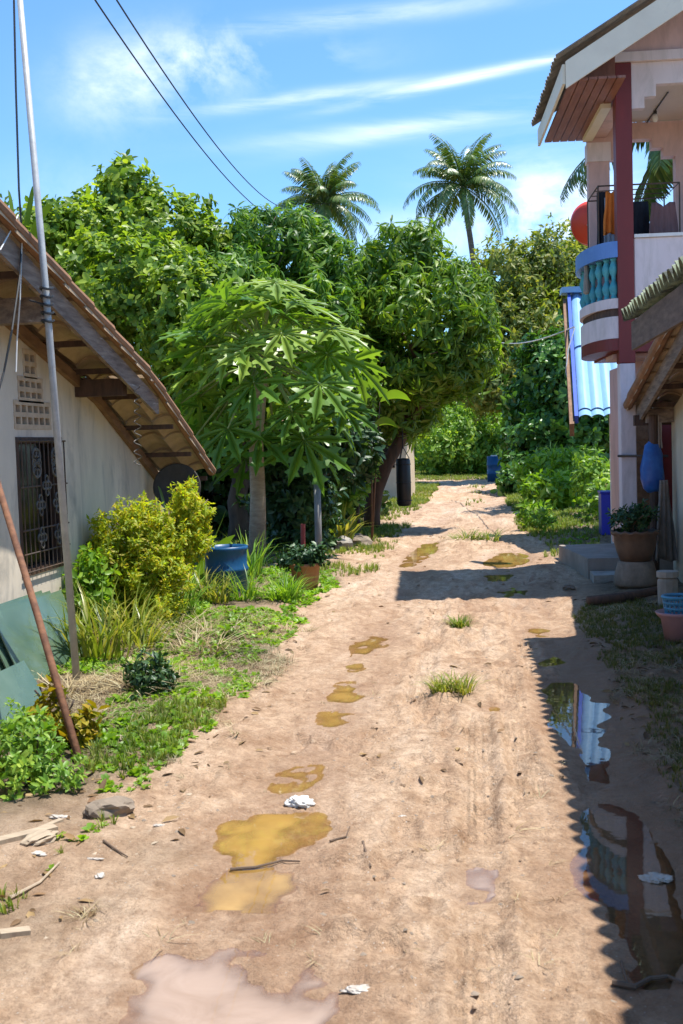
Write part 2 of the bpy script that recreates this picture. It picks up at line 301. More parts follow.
class MB:
    def __init__(s): s.v = []; s.f = []
    def add(s, vs, fs):
        n = len(s.v); s.v += [tuple(map(float, p)) for p in vs]; s.f += [tuple(i + n for i in f) for f in fs]; return s
    def box(s, x0, x1, y0, y1, z0, z1, bev=0.0):
        if bev <= 0:
            return s.add([(x0, y0, z0), (x1, y0, z0), (x1, y1, z0), (x0, y1, z0), (x0, y0, z1), (x1, y0, z1), (x1, y1, z1), (x0, y1, z1)],
                         [(3, 2, 1, 0), (4, 5, 6, 7), (0, 1, 5, 4), (1, 2, 6, 5), (2, 3, 7, 6), (3, 0, 4, 7)])
        b = bev
        rings = []
        for z, i in ((z0, b), (z0 + b, 0), (z1 - b, 0), (z1, b)):
            a = b
            rings.append([(x0 + i + a, y0 + i, z), (x1 - i - a, y0 + i, z), (x1 - i, y0 + i + a, z), (x1 - i, y1 - i - a, z),
                          (x1 - i - a, y1 - i, z), (x0 + i + a, y1 - i, z), (x0 + i, y1 - i - a, z), (x0 + i, y0 + i + a, z)])
        return s.rings(rings)
    def rings(s, rings, caps=True, closed=False):
        n = len(s.v); k = len(rings[0])
        for r in rings: s.v += [tuple(map(float, p)) for p in r]
        m = len(rings)
        for i in range(m - 1 + (1 if closed else 0)):
            j = (i + 1) % m
            for a in range(k):
                b = (a + 1) % k
                s.f.append((n + i * k + a, n + i * k + b, n + j * k + b, n + j * k + a))
        if caps and not closed:
            s.f.append(tuple(n + a for a in reversed(range(k))))
            s.f.append(tuple(n + (m - 1) * k + a for a in range(k)))
        return s
    def tube(s, pts, r, seg=8, caps=True):
        pts = [np.array(p, float) for p in pts]
        rs = r if hasattr(r, '__len__') else [r] * len(pts)
        rings = []; prev = None
        for i, p in enumerate(pts):
            t = pts[min(i + 1, len(pts) - 1)] - pts[max(i - 1, 0)]
            t = t / (np.linalg.norm(t) + 1e-9)
            if prev is None:
                u = np.cross(t, [0, 0, 1.0]) if abs(t[2]) < 0.9 else np.cross(t, [1.0, 0, 0])
            else:
                u = prev - t * np.dot(prev, t)
            u = u / (np.linalg.norm(u) + 1e-9); prev = u
            w = np.cross(t, u)
            rings.append([p + rs[i] * (math.cos(a) * u + math.sin(a) * w) for a in np.linspace(0, 2 * PI, seg, endpoint=False)])
        return s.rings(rings, caps)
    def bar(s, a, b, w, h, up=(0, 0, 1)):
        a = np.array(a, float); b = np.array(b, float); t = b - a; t /= np.linalg.norm(t)
        up = np.array(up, float); sx = np.cross(t, up); sx /= np.linalg.norm(sx) + 1e-9; uz = np.cross(sx, t)
        q = [(-.5, -.5), (.5, -.5), (.5, .5), (-.5, .5)]
        return s.rings([[p + sx * w * i + uz * h * j for i, j in q] for p in (a, b)])
    def lathe(s, prof, c=(0, 0, 0), seg=24, caps=True, sx=1, sy=1):
        return s.rings([[(c[0] + r * sx * math.cos(a), c[1] + r * sy * math.sin(a), c[2] + z) for a in np.linspace(0, 2 * PI, seg, endpoint=False)] for r, z in prof], caps)
    def prism(s, poly, axis, a0, a1):
        """poly of 2-d points, extruded along axis 0, 1 or 2"""
        def mk(p, a):
            if axis == 0: return (a, p[0], p[1])
            if axis == 1: return (p[0], a, p[1])
            return (p[0], p[1], a)
        return s.rings([[mk(p, a0) for p in poly], [mk(p, a1) for p in poly]])
    def build(s, name, mat, parent=None, smooth=False, **kw):
        o = mesh_from(name, np.array(s.v), s.f, mat, parent, smooth, **kw)
        return o
def fixn(o):
    import bmesh
    bm = bmesh.new(); bm.from_mesh(o.data); bmesh.ops.recalc_face_normals(bm, faces=bm.faces); bm.to_mesh(o.data); bm.free(); return o
# ---- value noise in numpy
def _h(ix, iy, s):
    a = np.sin(ix * 127.1 + iy * 311.7 + s * 74.7) * 43758.5453
    return a - np.floor(a)
def vn(x, y, s=0):
    ix, iy = np.floor(x), np.floor(y); fx, fy = x - ix, y - iy
    fx = fx * fx * fx * (fx * (fx * 6 - 15) + 10); fy = fy * fy * fy * (fy * (fy * 6 - 15) + 10)
    return ((_h(ix, iy, s) * (1 - fx) + _h(ix + 1, iy, s) * fx) * (1 - fy) + (_h(ix, iy + 1, s) * (1 - fx) + _h(ix + 1, iy + 1, s) * fx) * fy) * 2 - 1
def fbm(x, y, s=0, o=4):
    r = 0; a = 1.0
    for i in range(o):
        r = r + a * vn(x * 2 ** i, y * 2 ** i, s + i * 13); a *= 0.5
    return r
def sstep(a, b, x):
    t = np.clip((x - a) / (b - a), 0, 1); return t * t * (3 - 2 * t)

# ------------------------------------------------------------------ puddles (outlines on the ground)
def P(*pts): return [tuple(gp(x, y)[:2]) for x, y in pts]
PUD = [
 ('ochre', P((222,822),(250,812),(290,808),(322,812),(333,826),(318,842),(296,852),(283,866),(300,876),(302,892),(280,905),(245,918),(210,919),(193,908),(200,890),(216,874),(228,860),(212,846)), 'shallow ochre puddle in the wheel rut with a twig across it'),
 ('milky', P((100,1022),(120,985),(150,960),(190,945),(235,948),(268,955),(284,975),(308,968),(328,985),(338,1010),(330,1060),(200,1100),(90,1075)), 'wide milky puddle lying beside a thin muddy wheel track'),
 ('ochre', P((279,772),(296,766),(318,764),(316,776),(300,788),(278,792),(272,786)), 'small ochre puddle just behind the white rag'),
 ('ochre', P((318,709),(335,706),(352,709),(350,719),(332,724),(318,722)), 'thin ochre puddle between two rounder ones in the rut'),
 ('ochre', P((328,684),(346,679),(366,681),(367,692),(350,700),(330,699)), 'round ochre puddle in the middle of the wheel rut'),
 ('ochre', P((352,641),(368,635),(388,634),(386,645),(372,655),(354,660)), 'long ochre puddle at the start of the wheel rut'),
 ('ochre', P((346,664),(362,662),(364,668),(350,671)), 'tiny ochre puddle below the long one'),
 ('ochre', P((397,566),(408,553),(424,543),(440,541),(436,551),(420,562),(404,570)), 'slanting greenish puddle at the shade edge under the mango'),
 ('ochre', P((484,562),(492,554),(512,551),(529,555),(526,563),(508,568),(492,569)), 'oval ochre puddle beside the far grass tuft'),
 ('ochre', P((498,591),(512,587),(526,589),(522,595),(506,597)), 'small green puddle inside the roof shadow'),
 ('brown', P((539,688),(552,681),(572,680),(584,688),(590,700),(608,702),(612,712),(604,722),(603,745),(610,768),(606,780),(592,778),(584,762),(574,748),(556,732),(545,712)), 'brown puddle in the shade reflecting the sky and blue roof'),
 ('brown', P((582,812),(600,802),(622,804),(640,820),(656,850),(676,872),(690,905),(695,950),(672,985),(648,985),(634,965),(628,935),(610,915),(596,898),(568,884),(572,864),(580,840)), 'large brown puddle in the shade reflecting the balcony'),
 ('brown', P((539,658),(552,654),(565,655),(564,662),(550,666),(540,664)), 'small brown puddle at the tip of the roof shadow'),
 ('ochre', P((520,630),(536,627),(552,629),(548,635),(528,636)), 'thin ochre puddle beside the corner of the shade'),
 ('milky', P((462,872),(478,866),(497,869),(495,884),(484,898),(460,899)), 'pale pink puddle alone in the middle of the track'),
 ('ochre', P((482,707),(494,704),(507,706),(503,713),(486,713)), 'tiny ochre puddle near the grass tuft'),
 ('ochre', P((484,575),(498,572),(512,574),(505,580),(488,581)), 'narrow green puddle across the shade edge'),
]
WL = -0.012
def sdist(px, py, poly):
    d = np.full(px.shape, 1e9); ins = np.zeros(px.shape, bool)
    n = len(poly)
    for i in range(n):
        x0, y0 = poly[i]; x1, y1 = poly[(i + 1) % n]
        ex, ey = x1 - x0, y1 - y0
        t = np.clip(((px - x0) * ex + (py - y0) * ey) / (ex * ex + ey * ey + 1e-12), 0, 1)
        d = np.minimum(d, np.hypot(px - x0 - t * ex, py - y0 - t * ey))
        c = ((y0 > py) != (y1 > py)) & (px < (x1 - x0) * (py - y0) / (y1 - y0 + 1e-12) + x0)
        ins ^= c
    return np.where(ins, -d, d)
def road_edges(y):
    l = np.interp(y, [-50, 2, 3, 5, 8.2, 14, 17.6, 26, 40, 60], [-1.9, -1.75, -1.6, -1.35, -1.42, -1.5, -1.56, -1.55, -1.9, -2.2])
    r = np.interp(y, [-50, 3, 8, 12, 17, 26, 40, 60], [1.25, 1.15, 1.0, 0.95, 1.0, 0.95, 1.0, 1.2])
    return l, r
TRACKS = [([gp(268, 905)[:2], gp(300, 960)[:2], gp(335, 1010)[:2], gp(372, 1060)[:2]], 0.05, 0.022)]
def path_d(px, py, pts):
    d = np.full(px.shape, 1e9); s = np.zeros(px.shape); acc = 0
    for (x0, y0), (x1, y1) in zip(pts[:-1], pts[1:]):
        ex, ey = x1 - x0, y1 - y0; ln = math.hypot(ex, ey)
        t = np.clip(((px - x0) * ex + (py - y0) * ey) / (ln * ln), 0, 1)
        dd = np.hypot(px - x0 - t * ex, py - y0 - t * ey)
        s = np.where(dd < d, acc + t * ln, s); d = np.minimum(d, dd); acc += ln
    return d, s
def terrain(x, y):
    x = np.asarray(x, float); y = np.asarray(y, float)
    l, r = road_edges(y)
    mid = (x > l) & (x < r)
    fade = 1 / (1 + np.maximum(0, y - 12) / 25)
    z = 0.016 + 0.0075 * fbm(x * 15, y * 11, 15, 3) * (0.35 + sstep(-.3, .6, fbm(x * 1.1, y * .7, 19, 2))) + 0.022 * fbm(x * 1.3, y * 0.75, 3, 4) + 0.012 * (0.5 - np.abs(fbm(x * 5, y * 3.4, 9, 4)))
    # lumpy, churned patches of mud
    ch = sstep(0.05, 0.55, fbm(x * 0.8 + 3, y * 0.6, 21, 3))
    z = z + ch * 0.024 * fbm(x * 8, y * 6, 31, 4)
    # crown and ruts
    rut = np.exp(-((x - np.interp(y, [2, 4.5, 8, 12, 18], [-0.55, -0.82, -0.85, -0.75, -0.7])) / 0.22) ** 2) + np.exp(-((x - np.interp(y, [2, 5, 8, 12, 18], [0.62, 0.62, 0.55, 0.45, 0.3])) / 0.25) ** 2)
    z = z - 0.034 * rut
    # hoof / foot dents
    dent = vn(x * 6.3, y * 4.6, 77); zone = sstep(0.1, 0.5, fbm(x * 0.7 - 5, y * 0.5, 55, 2))
    z = z - 0.032 * zone * sstep(0.35, 0.7, dent) + 0.012 * zone * sstep(0.1, 0.4, dent)
    for cx_, cy_, wx_, wy_ in [(*gp(400, 868)[:2], .40, .16), (*gp(425, 708)[:2], .22, .5), (*gp(335, 735)[:2], .25, .3), (*gp(505, 860)[:2], .16, .5), (*gp(300, 930)[:2], .5, .12), (*gp(470, 640)[:2], .4, .7)]:
        q_ = np.exp(-((x - cx_) / wx_) ** 2 - ((y - cy_) / wy_) ** 2)
        z = z + q_ * (0.055 * fbm(x * 9, y * 7, 131, 3) - 0.01)
    # tyre prints
    for pts, w, dep in TRACKS:
        d, s = path_d(x, y, pts); k = np.exp(-(d / w) ** 2)
        z = z - dep * k + 0.012 * np.exp(-((d - 1.6 * w) / (0.7 * w)) ** 2)
        z = z + 0.006 * k * np.sign(np.sin(s * 2 * PI / 0.05))
    for x0, y0, x1, y1 in ((0.22, 2.9, 0.17, 7.2), (-0.02, 2.6, -0.02, 6.0), (-.40, 6.2, -.36, 10.5), (.42, 5.2, .30, 9.8)):
        d, s = path_d(x, y, [(x0, y0), (x1, y1)])
        k = sstep(0.085, 0.06, d) * sstep(0.0, 0.3, s)
        z = z + k * 0.009 * np.sign(np.sin(s * 2 * PI / 0.07 + np.sign(np.sin(d * 2 * PI / 0.045)) * 1.3)) - k * 0.012 + 0.010 * np.exp(-((d - .11) / .025) ** 2) * sstep(0.0, 0.3, s)
    # banks each side
    z = z + 0.06 * sstep(0.0, 0.9, l - x) + 0.05 * sstep(0.1, 0.9, x - r)
    z = z * np.where(np.abs(x) < 6, 1, 1)
    wet_and_shade = 0.8 * sstep(0.35, 0.6, x + 0.05 * fbm(x * 3, y * 2, 83, 3)) * sstep(9.5, 8.0, y) * sstep(2.6, 1.6, x)  # damp strip under the eave, reddened to paint in its warm shade
    wet_and_shade = np.maximum(wet_and_shade, np.clip(rut, 0, 1) * mid * (0.16 + 0.34 * sstep(-.2, .5, fbm(x * 2.2, y * .9, 97, 4))) * fade)
    near = (np.abs(x) < 4) & (y > 1) & (y < 20)
    xs, ys = x[near], y[near]; zz = z[near]; ww = wet_and_shade[near]
    wob = 0.024 * fbm(xs * 5, ys * 3.6, 41, 4) + 0.012 * fbm(xs * 24, ys * 18, 47, 3)
    for kind, poly, lab in PUD:
        cy = np.mean([p[1] for p in poly]); sc = max(0.35, min(1.0, (max(p[0] for p in poly) - min(p[0] for p in poly)) / 0.5))
        sd = sdist(xs, ys, poly) + wob * sc * (0.45 if kind == 'brown' else 1.0)
        w = sstep(-0.02, 0.26 * sc, sd)
        tgt = WL + np.clip(sd * 0.10, -0.03, 0.03) + np.where(sd < 0, 0.011 if kind != 'brown' else 0.004, 0.004) * fbm(xs * 8, ys * 6, 91, 3)
        zz = np.where(sd < 0.26 * sc, zz * w + tgt * (1 - w), zz)
        # keep the ground above the water just outside
        zz = np.where((sd > 0.02) & (sd < 0.26), np.maximum(zz, WL + np.minimum((sd - .02) * 0.12, 0.006)), zz)
        ww = np.maximum(ww, sstep(0.24 * sc, -0.02, sd) * 0.36)
    z[near] = zz; wet_and_shade[near] = ww
    return z, wet_and_shade
def gz(x, y): return float(terrain(np.array([x]), np.array([y]))[0][0])

# ------------------------------------------------------------------ ground + road
xs = np.unique(np.round(np.concatenate([[-420, -200, -100, -60, -40, -28, -20, -15, -12, -10, -8, -7, -6, -5.2], np.arange(-4.6, -1.8, 0.05), np.arange(-1.8, 1.9, 0.0135), np.arange(1.9, 3.6, 0.06), [4, 5, 6, 7, 8, 10, 12, 15, 20, 28, 40, 60, 100, 200, 420]]), 4))
ys = [-200, -80, -40, -20, -10, -5, -2, 0, 0.8, 1.4, 1.8, 2.1]
y = 2.3
while y < 60: ys.append(y); y *= 1.0062
ys += [64, 70, 78, 90, 110, 140, 200, 300, 500, 800]
ys = np.array(ys)
GX, GY = np.meshgrid(xs, ys)
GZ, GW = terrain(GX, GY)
lE, rE = road_edges(GY)
ragL = 0.22 * fbm(GX * 0.9, GY * 0.8, 61, 4); ragR = 0.2 * fbm(GX * 0.9, GY * 0.8, 67, 4)
hum = np.maximum(sstep(-0.15, 0.75, lE - GX + ragL * 1.6), sstep(-0.1, 0.55, GX - rE + ragR * 1.2))
hum = np.maximum(hum, sstep(43, 48, GY))
bL = 0.07 * fbm(GX * 2, GY * 1.4, 71, 3)
isroad = (GX > lE + bL) & (GX < rE + bL) & (GY < 46)
ny, nx = GX.shape
idx = np.arange(ny * nx).reshape(ny, nx)
quads = np.stack([idx[:-1, :-1], idx[:-1, 1:], idx[1:, 1:], idx[1:, :-1]], -1).reshape(-1, 4)
qroad = (isroad[:-1, :-1] & isroad[1:, 1:]).reshape(-1)
Vall = np.stack([GX, GY, GZ], -1).reshape(-1, 3)
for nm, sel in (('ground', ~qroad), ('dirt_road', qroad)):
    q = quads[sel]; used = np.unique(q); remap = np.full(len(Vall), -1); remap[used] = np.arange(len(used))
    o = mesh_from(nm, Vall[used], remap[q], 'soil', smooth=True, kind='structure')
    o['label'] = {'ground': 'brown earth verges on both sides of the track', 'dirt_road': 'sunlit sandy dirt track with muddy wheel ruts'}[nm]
    for an, arr in (('wet_and_shade', GW), ('humus', hum)):
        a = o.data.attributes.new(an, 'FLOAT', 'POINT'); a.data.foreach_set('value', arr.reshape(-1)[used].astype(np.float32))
# water surfaces
for kind, poly, lab in PUD:
    sel = (np.abs(GX) < 4) & (GY > 1) & (GY < 20)
    sdw = np.full(GX.shape, 9.0); sdw[sel] = sdist(GX[sel], GY[sel], poly)
    ok = sdw < 0.10
    qs = quads[(ok[:-1, :-1] & ok[1:, 1:] & ok[1:, :-1] & ok[:-1, 1:]).reshape(-1)]
    # only where the bed lies below the water line (one cell of overlap hides the shore)
    low = (GZ < WL).reshape(-1); qs = qs[low[qs].any(1)]
    used = np.unique(qs); remap = np.full(len(Vall), -1); remap[used] = np.arange(len(used))
    vv = Vall[used].copy(); vv[:, 2] = WL
    o = mesh_from('puddle', vv, remap[qs], {'ochre': 'ochre_water', 'milky': 'milky_water', 'brown': 'brown_water'}[kind], kind='structure', label=lab, cat='puddle', group='puddles on the dirt track')
    a_ = o.data.attributes.new('depth', 'FLOAT', 'POINT'); a_.data.foreach_set('value', np.clip(WL - GZ.reshape(-1)[used], 0, 1).astype(np.float32))
PUDPOLY = [p for _, p, _ in PUD]
def wet_at(x, y):
    return min(float(sdist(np.array([x]), np.array([y]), p)[0]) for p in PUDPOLY) < 0.03

# ------------------------------------------------------------------ foliage helpers
def unit(v): return v / (np.linalg.norm(v, axis=-1, keepdims=True) + 1e-9)
def frames_z(axis, roll):
    """rotation matrices whose local z is axis"""
    z = unit(axis); ref = np.where(np.abs(z[:, 2:3]) < 0.95, np.array([[0, 0, 1.0]]), np.array([[1.0, 0, 0]]))
    x = unit(np.cross(ref, z)); y = np.cross(z, x)
    c, s = np.cos(roll)[:, None], np.sin(roll)[:, None]
    return np.stack([c * x + s * y, -s * x + c * y, z], -1)
def frames_x(d, up):
    x = unit(d); z = unit(up - x * np.sum(up * x, 1, keepdims=True)); y = np.cross(z, x)
    return np.stack([x, y, z], -1)
def scatter(tv, tf, O, R, S):
    n, k = len(O), len(tv)
    S = np.asarray(S, float).reshape(n, -1)[:, :1]
    V = np.einsum('nij,kj->nki', R, tv) * S[:, None, :] + O[:, None, :]
    Fc = tf[None] + (np.arange(n) * k)[:, None, None]
    return V.reshape(-1, 3), Fc.reshape(-1, tf.shape[1])
def merge(parts):
    V = []; Fc = []; n = 0
    for v, f in parts:
        V.append(v); Fc.append(f + n); n += len(v)
    return np.concatenate(V), np.concatenate(Fc)
LEAF_F = np.array([(0, 1, 2), (0, 2, 3), (1, 4, 5), (1, 5, 2), (2, 5, 6), (2, 6, 3), (4, 7, 5), (5, 7, 6)])
def leaf(w=0.14, droop=0.25, fold=0.25, pos=(0.35, 0.72), w2=0.8):
    """a blade along +x with unit length, midrib in the middle; drooping towards -z"""
    a, b = pos; f = fold * w
    return np.array([(0, 0, 0), (a, w, f - droop * a * a), (a, 0, -droop * a * a), (a, -w, f - droop * a * a), (b, w * w2, f * w2 - droop * b * b), (b, 0, -droop * b * b), (b, -w * w2, f * w2 - droop * b * b), (1 - droop * .15, 0, -droop)])
QLEAF = np.array([(0, 0, 0), (0.5, 0.24, 0.05), (1, 0, -0.08), (0.5, -0.24, 0.05)]); QLEAF_F = np.array([(0, 1, 2), (0, 2, 3)])
def roset(n, lo, hi, w, droop, seed, small=False, size=(0.7, 1.1), up=0.0):
    r = np.random.default_rng(seed)
    az = np.arange(n) * 2.399 + r.uniform(-.3, .3, n); el = np.radians(r.uniform(lo, hi, n))
    d = np.stack([np.cos(az) * np.cos(el), np.sin(az) * np.cos(el), np.sin(el)], 1)
    upv = np.tile([0, 0, 1.0], (n, 1)) + r.normal(0, .25, (n, 3))
    tv, tf = (QLEAF * [1, w / 0.24, 1], QLEAF_F) if small else (leaf(w, droop), LEAF_F)
    O = d * 0.05 + np.stack([np.zeros(n), np.zeros(n), r.uniform(-0.5, 0.5, n) * up], 1)
    return scatter(tv, tf, O, frames_x(d, upv), r.uniform(*size, n))
def lobes_px(lst):
    out = []
    for (px, py, Y, rx, ry, rd) in lst:
        out.append((at(px, py, Y), np.array([rx * Y / F, rd, ry * Y / F])))
    return out
def shell_points(lobes, dens, inner=0.25, jitter=0.12, r=rng):
    P_, D_ = [], []
    for i, (c, rad) in enumerate(lobes):
        area = 4 * PI * ((rad[0] * rad[1]) ** 1.6 / 3 + (rad[0] * rad[2]) ** 1.6 / 3 + (rad[1] * rad[2]) ** 1.6 / 3) ** (1 / 1.6)
        n = int(area * dens)
        d = unit(r.normal(0, 1, (n, 3)))
        rr = np.where(r.random(n) < inner, r.uniform(0.35, 0.85, n), r.uniform(0.85, 1.06, n)) + r.normal(0, jitter * 0.5, n)
        # uneven outline: push with noise of the direction
        rr = rr * (1 + jitter * vn(d[:, 0] * 3 + i * 7, d[:, 1] * 3 + d[:, 2] * 2.3, i))
        p = c + d * rad * rr[:, None]
        keep = np.ones(n, bool)
        for j, (c2, r2) in enumerate(lobes):
            if j != i: keep &= (np.linalg.norm((p - c2) / r2, axis=1) > 0.66)
        # gaps
        keep &= (vn(p[:, 0] * 2.2 + i, p[:, 2] * 2.2 + p[:, 1], 5) > -0.5)
        keep &= p[:, 2] > 0.05
        P_.append(p[keep]); D_.append(unit(d / rad)[keep])
    return np.concatenate(P_), np.concatenate(D_)
def crown_mesh(lobes, dens, templates, scale, upw=0.35, jitter=0.12, inner=0.25, sj=0.38, drop=None):
    p, d = shell_points(lobes, dens, inner, jitter)
    ax = unit(d + np.array([0, 0, upw]) + rng.normal(0, .3, d.shape))
    roll = rng.uniform(0, 2 * PI, len(p)); sc = scale * rng.uniform(1 - sj, 1 + sj, len(p))
    which = rng.integers(0, len(templates), len(p))
    parts = []
    for k, (tv, tf) in enumerate(templates):
        m = which == k
        if m.any(): parts.append(scatter(tv, tf, p[m], frames_z(ax[m], roll[m]), sc[m]))
    return merge(parts)
def wob(a, b, n=6, amp=0.06, r=random):
    a = np.array(a, float); b = np.array(b, float); L_ = np.linalg.norm(b - a)
    out = []
    for i in range(n + 1):
        t = i / n; k = math.sin(PI * t) * amp * L_
        out.append(a + (b - a) * t + np.array([r.uniform(-k, k), r.uniform(-k, k), r.uniform(-k, k) * .5]))
    return out
def taper(n, r0, r1): return [r0 + (r1 - r0) * i / (n - 1) for i in range(n)]
def tree(name, base, fork, lobes, dens, templates, scale, mat, bark, label, r0=0.12, group=None, limbs=True, trunk_pts=None, cat='tree', **kw):
    base = np.array([base[0], base[1], gz(base[0], base[1]) - 0.04])
    root = empty(name, base, label, cat, group)
    tb = MB()
    pts = trunk_pts or wob(base, fork, 6, 0.04)
    tb.tube([p - base for p in pts], taper(len(pts), r0 * 1.25, r0 * 0.8), 10)
    if limbs:
        for c, rad in lobes:
            e = c + np.array([0, 0, -0.1]) * rad
            q = wob(pts[-1] if random.random() < .7 else pts[-2], e, 6, 0.07)
            tb.tube([p - base for p in q], taper(7, r0 * 0.6, 0.012), 7)
            for k in range(5):
                dd = unit(rng.normal(0, 1, 3)); q2 = wob(q[4], c + dd * rad * 0.85, 4, 0.08)
                tb.tube([p - base for p in q2], taper(5, r0 * 0.28, 0.006), 5)
    fixn(tb.build('trunk', bark, root, True))
    V, Fc = crown_mesh(lobes, dens, templates, scale, **kw)
    mesh_from('crown', V - base, Fc, mat, root)
    return root
T_MANGO = [roset(12, -72, 30, 0.105, 0.5, s, up=0.25) for s in (1, 2, 3)]
T_ROUND = [roset(11, -30, 55, 0.27, 0.15, s, up=1.6, size=(0.7, 1.2)) for s in (4, 5, 6)]
T_SMALL = [roset(14, -45, 60, 0.22, 0.1, s, small=True, up=2.4, size=(0.6, 1.2)) for s in (7, 8, 9)]
T_BIG = [roset(7, -50, 20, 0.36, 0.3, s, up=1.2) for s in (10, 11, 12)]
T_FINE = [roset(22, -40, 80, 0.2, 0.1, s, small=True, up=2.2, size=(0.4, 1.0)) for s in (13, 14, 15)]
T_LANCE = [roset(9, -20, 60, 0.17, 0.25, s, up=1.0) for s in (16, 17, 18)]

# ------------------------------------------------------------------ trees
LB = lobes_px
tree('broadleaf_tree', at(120, 560, 18)[:2], at(125, 400, 18), LB([(128, 200, 18, 30, 36, .6), (85, 245, 17.5, 52, 42, 1.0), (165, 238, 18, 48, 40, .9), (50, 250, 17, 40, 42, .8), (120, 300, 16.5, 75, 65, 1.2), (205, 262, 18, 34, 42, .8), (185, 320, 16, 50, 60, 1.0), (200, 400, 16.5, 40, 60, .8)]),
     58, T_ROUND, 0.125, 'round', 'bark', 'tall light green broadleaf tree rising behind the tiled house roof', r0=0.16, inner=0.3, jitter=0.2)
tree('mango_tree', at(238, 560, 17.5)[:2], at(240, 420, 17.5), LB([(262, 245, 18, 36, 38, .7), (235, 300, 17, 45, 48, .9), (300, 250, 18.5, 34, 42, .8), (215, 270, 18.3, 30, 40, .7), (330, 285, 18.5, 30, 45, .8), (300, 330, 17.5, 60, 55, .9), (250, 380, 17.5, 60, 50, .8), (330, 385, 18, 45, 50, .7)]),
     36, T_MANGO, 0.215, 'mango', 'bark', 'dark mango tree standing behind the papaya plant', r0=0.14, inner=0.18, jitter=0.16)
mb = np.array(gp(372, 530))
tree('mango_tree', mb[:2], at(408, 432, 19.6), LB([(405, 262, 19.7, 46, 40, .9), (372, 300, 19.7, 38, 50, .9), (452, 310, 19.5, 42, 48, .9), (415, 330, 19.0, 60, 60, 1.1), (468, 350, 19.6, 28, 40, .7), (375, 370, 19.4, 42, 45, .8), (428, 372, 19.3, 46, 34, .9), (388, 405, 19.8, 42, 34, .8), (412, 410, 20.2, 30, 28, .7)]),
     38, T_MANGO, 0.215, 'mango_light', 'barkred', 'rounded mango tree leaning over the track beside the punching bag', r0=0.13, inner=0.2, jitter=0.16,
     trunk_pts=[mb, at(372, 512, 19.6), at(376, 490, 19.6), at(386, 465, 19.6), at(398, 445, 19.6), at(408, 420, 19.6)])
# second stem of the leaning mango
bigd = tree('vine_clad_tree', at(552, 470, 33)[:2], at(552, 420, 33), LB([(552, 372, 33.0, 28, 34, 1.2), (578, 400, 32.0, 34, 50, 1.3), (536, 408, 33.5, 24, 40, 1.2), (560, 445, 32.0, 48, 36, 1.2), (590, 352, 34.0, 24, 34, 1.2), (528, 440, 33, 18, 30, 1.0)]),
     40, T_ROUND, 0.21, 'vine', 'bark', 'dark tree smothered in broad vine leaves beside the blue roof', r0=0.16, inner=0.3, jitter=.25)
tree('feathery_tree', at(515, 455, 42)[:2], at(515, 380, 42), LB([(512, 285, 42, 34, 36, 1.4), (545, 270, 43, 30, 32, 1.3), (498, 330, 41, 28, 40, 1.3), (560, 300, 44, 28, 40, 1.3), (520, 345, 41, 40, 45, 1.4), (490, 380, 40, 25, 35, 1.2)]),
     22, T_SMALL, 0.24, 'far', 'bark', 'pale olive feathery tree behind the vine clad tree', r0=0.2, jitter=0.22)
for (px, py, Y, rx, ry, lab) in ((470, 372, 66, 40, 50, 'pale distant tree at the end of the track behind the mango'),
                              (585, 280, 46, 30, 50, 'pale distant tree behind the balcony column'),
                              (640, 300, 50, 60, 60, 'distant tree hidden behind the balcony house'),
                              (330, 330, 48, 60, 70, 'distant tree glimpsed between the two mango trees'),
                              (20, 280, 30, 60, 60, 'pale tree rising behind the highest part of the tiled roof'),
                              (420, 395, 68, 50, 45, 'distant tree behind the leaning mango trunk')):
    tree('distant_tree', at(px, 455, Y)[:2], at(px, py + ry * .6, Y), LB([(px, py, Y, rx * .7, ry, 1.4), (px - rx * .5, py + ry * .4, Y - .8, rx * .6, ry * .7, 1.3), (px + rx * .5, py + ry * .3, Y + .6, rx * .6, ry * .7, 1.3), (px, py + ry * .9, Y - 1, rx, ry * .6, 1.3)]),
         16, T_SMALL, 0.26, 'far', 'bark', lab, r0=0.18, group='trees in the distance', jitter=0.22)
# shaded trees behind the papaya, down to the ground
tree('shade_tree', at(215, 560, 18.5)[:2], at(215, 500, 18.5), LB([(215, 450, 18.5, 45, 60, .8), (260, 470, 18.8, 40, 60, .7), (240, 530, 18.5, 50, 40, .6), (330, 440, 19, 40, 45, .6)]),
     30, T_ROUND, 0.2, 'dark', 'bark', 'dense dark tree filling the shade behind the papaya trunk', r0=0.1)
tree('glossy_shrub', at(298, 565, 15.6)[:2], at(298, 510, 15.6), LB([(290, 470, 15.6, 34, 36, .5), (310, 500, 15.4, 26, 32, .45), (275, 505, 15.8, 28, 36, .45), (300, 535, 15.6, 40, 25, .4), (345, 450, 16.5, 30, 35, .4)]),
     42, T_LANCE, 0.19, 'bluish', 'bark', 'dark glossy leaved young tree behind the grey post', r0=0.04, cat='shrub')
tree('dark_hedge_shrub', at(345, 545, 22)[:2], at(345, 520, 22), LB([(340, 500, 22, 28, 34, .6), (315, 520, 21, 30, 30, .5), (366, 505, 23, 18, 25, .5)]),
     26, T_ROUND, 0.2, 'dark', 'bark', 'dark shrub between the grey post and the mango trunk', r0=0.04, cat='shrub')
tree('young_shrub', at(360, 545, 18.6)[:2], at(358, 500, 18.6), LB([(356, 468, 18.6, 16, 22, .3), (350, 490, 18.5, 12, 14, .25)]),
     60, T_LANCE, 0.2, 'fresh', 'bark', 'fresh green sapling against the mango trunk', r0=0.03, cat='shrub')

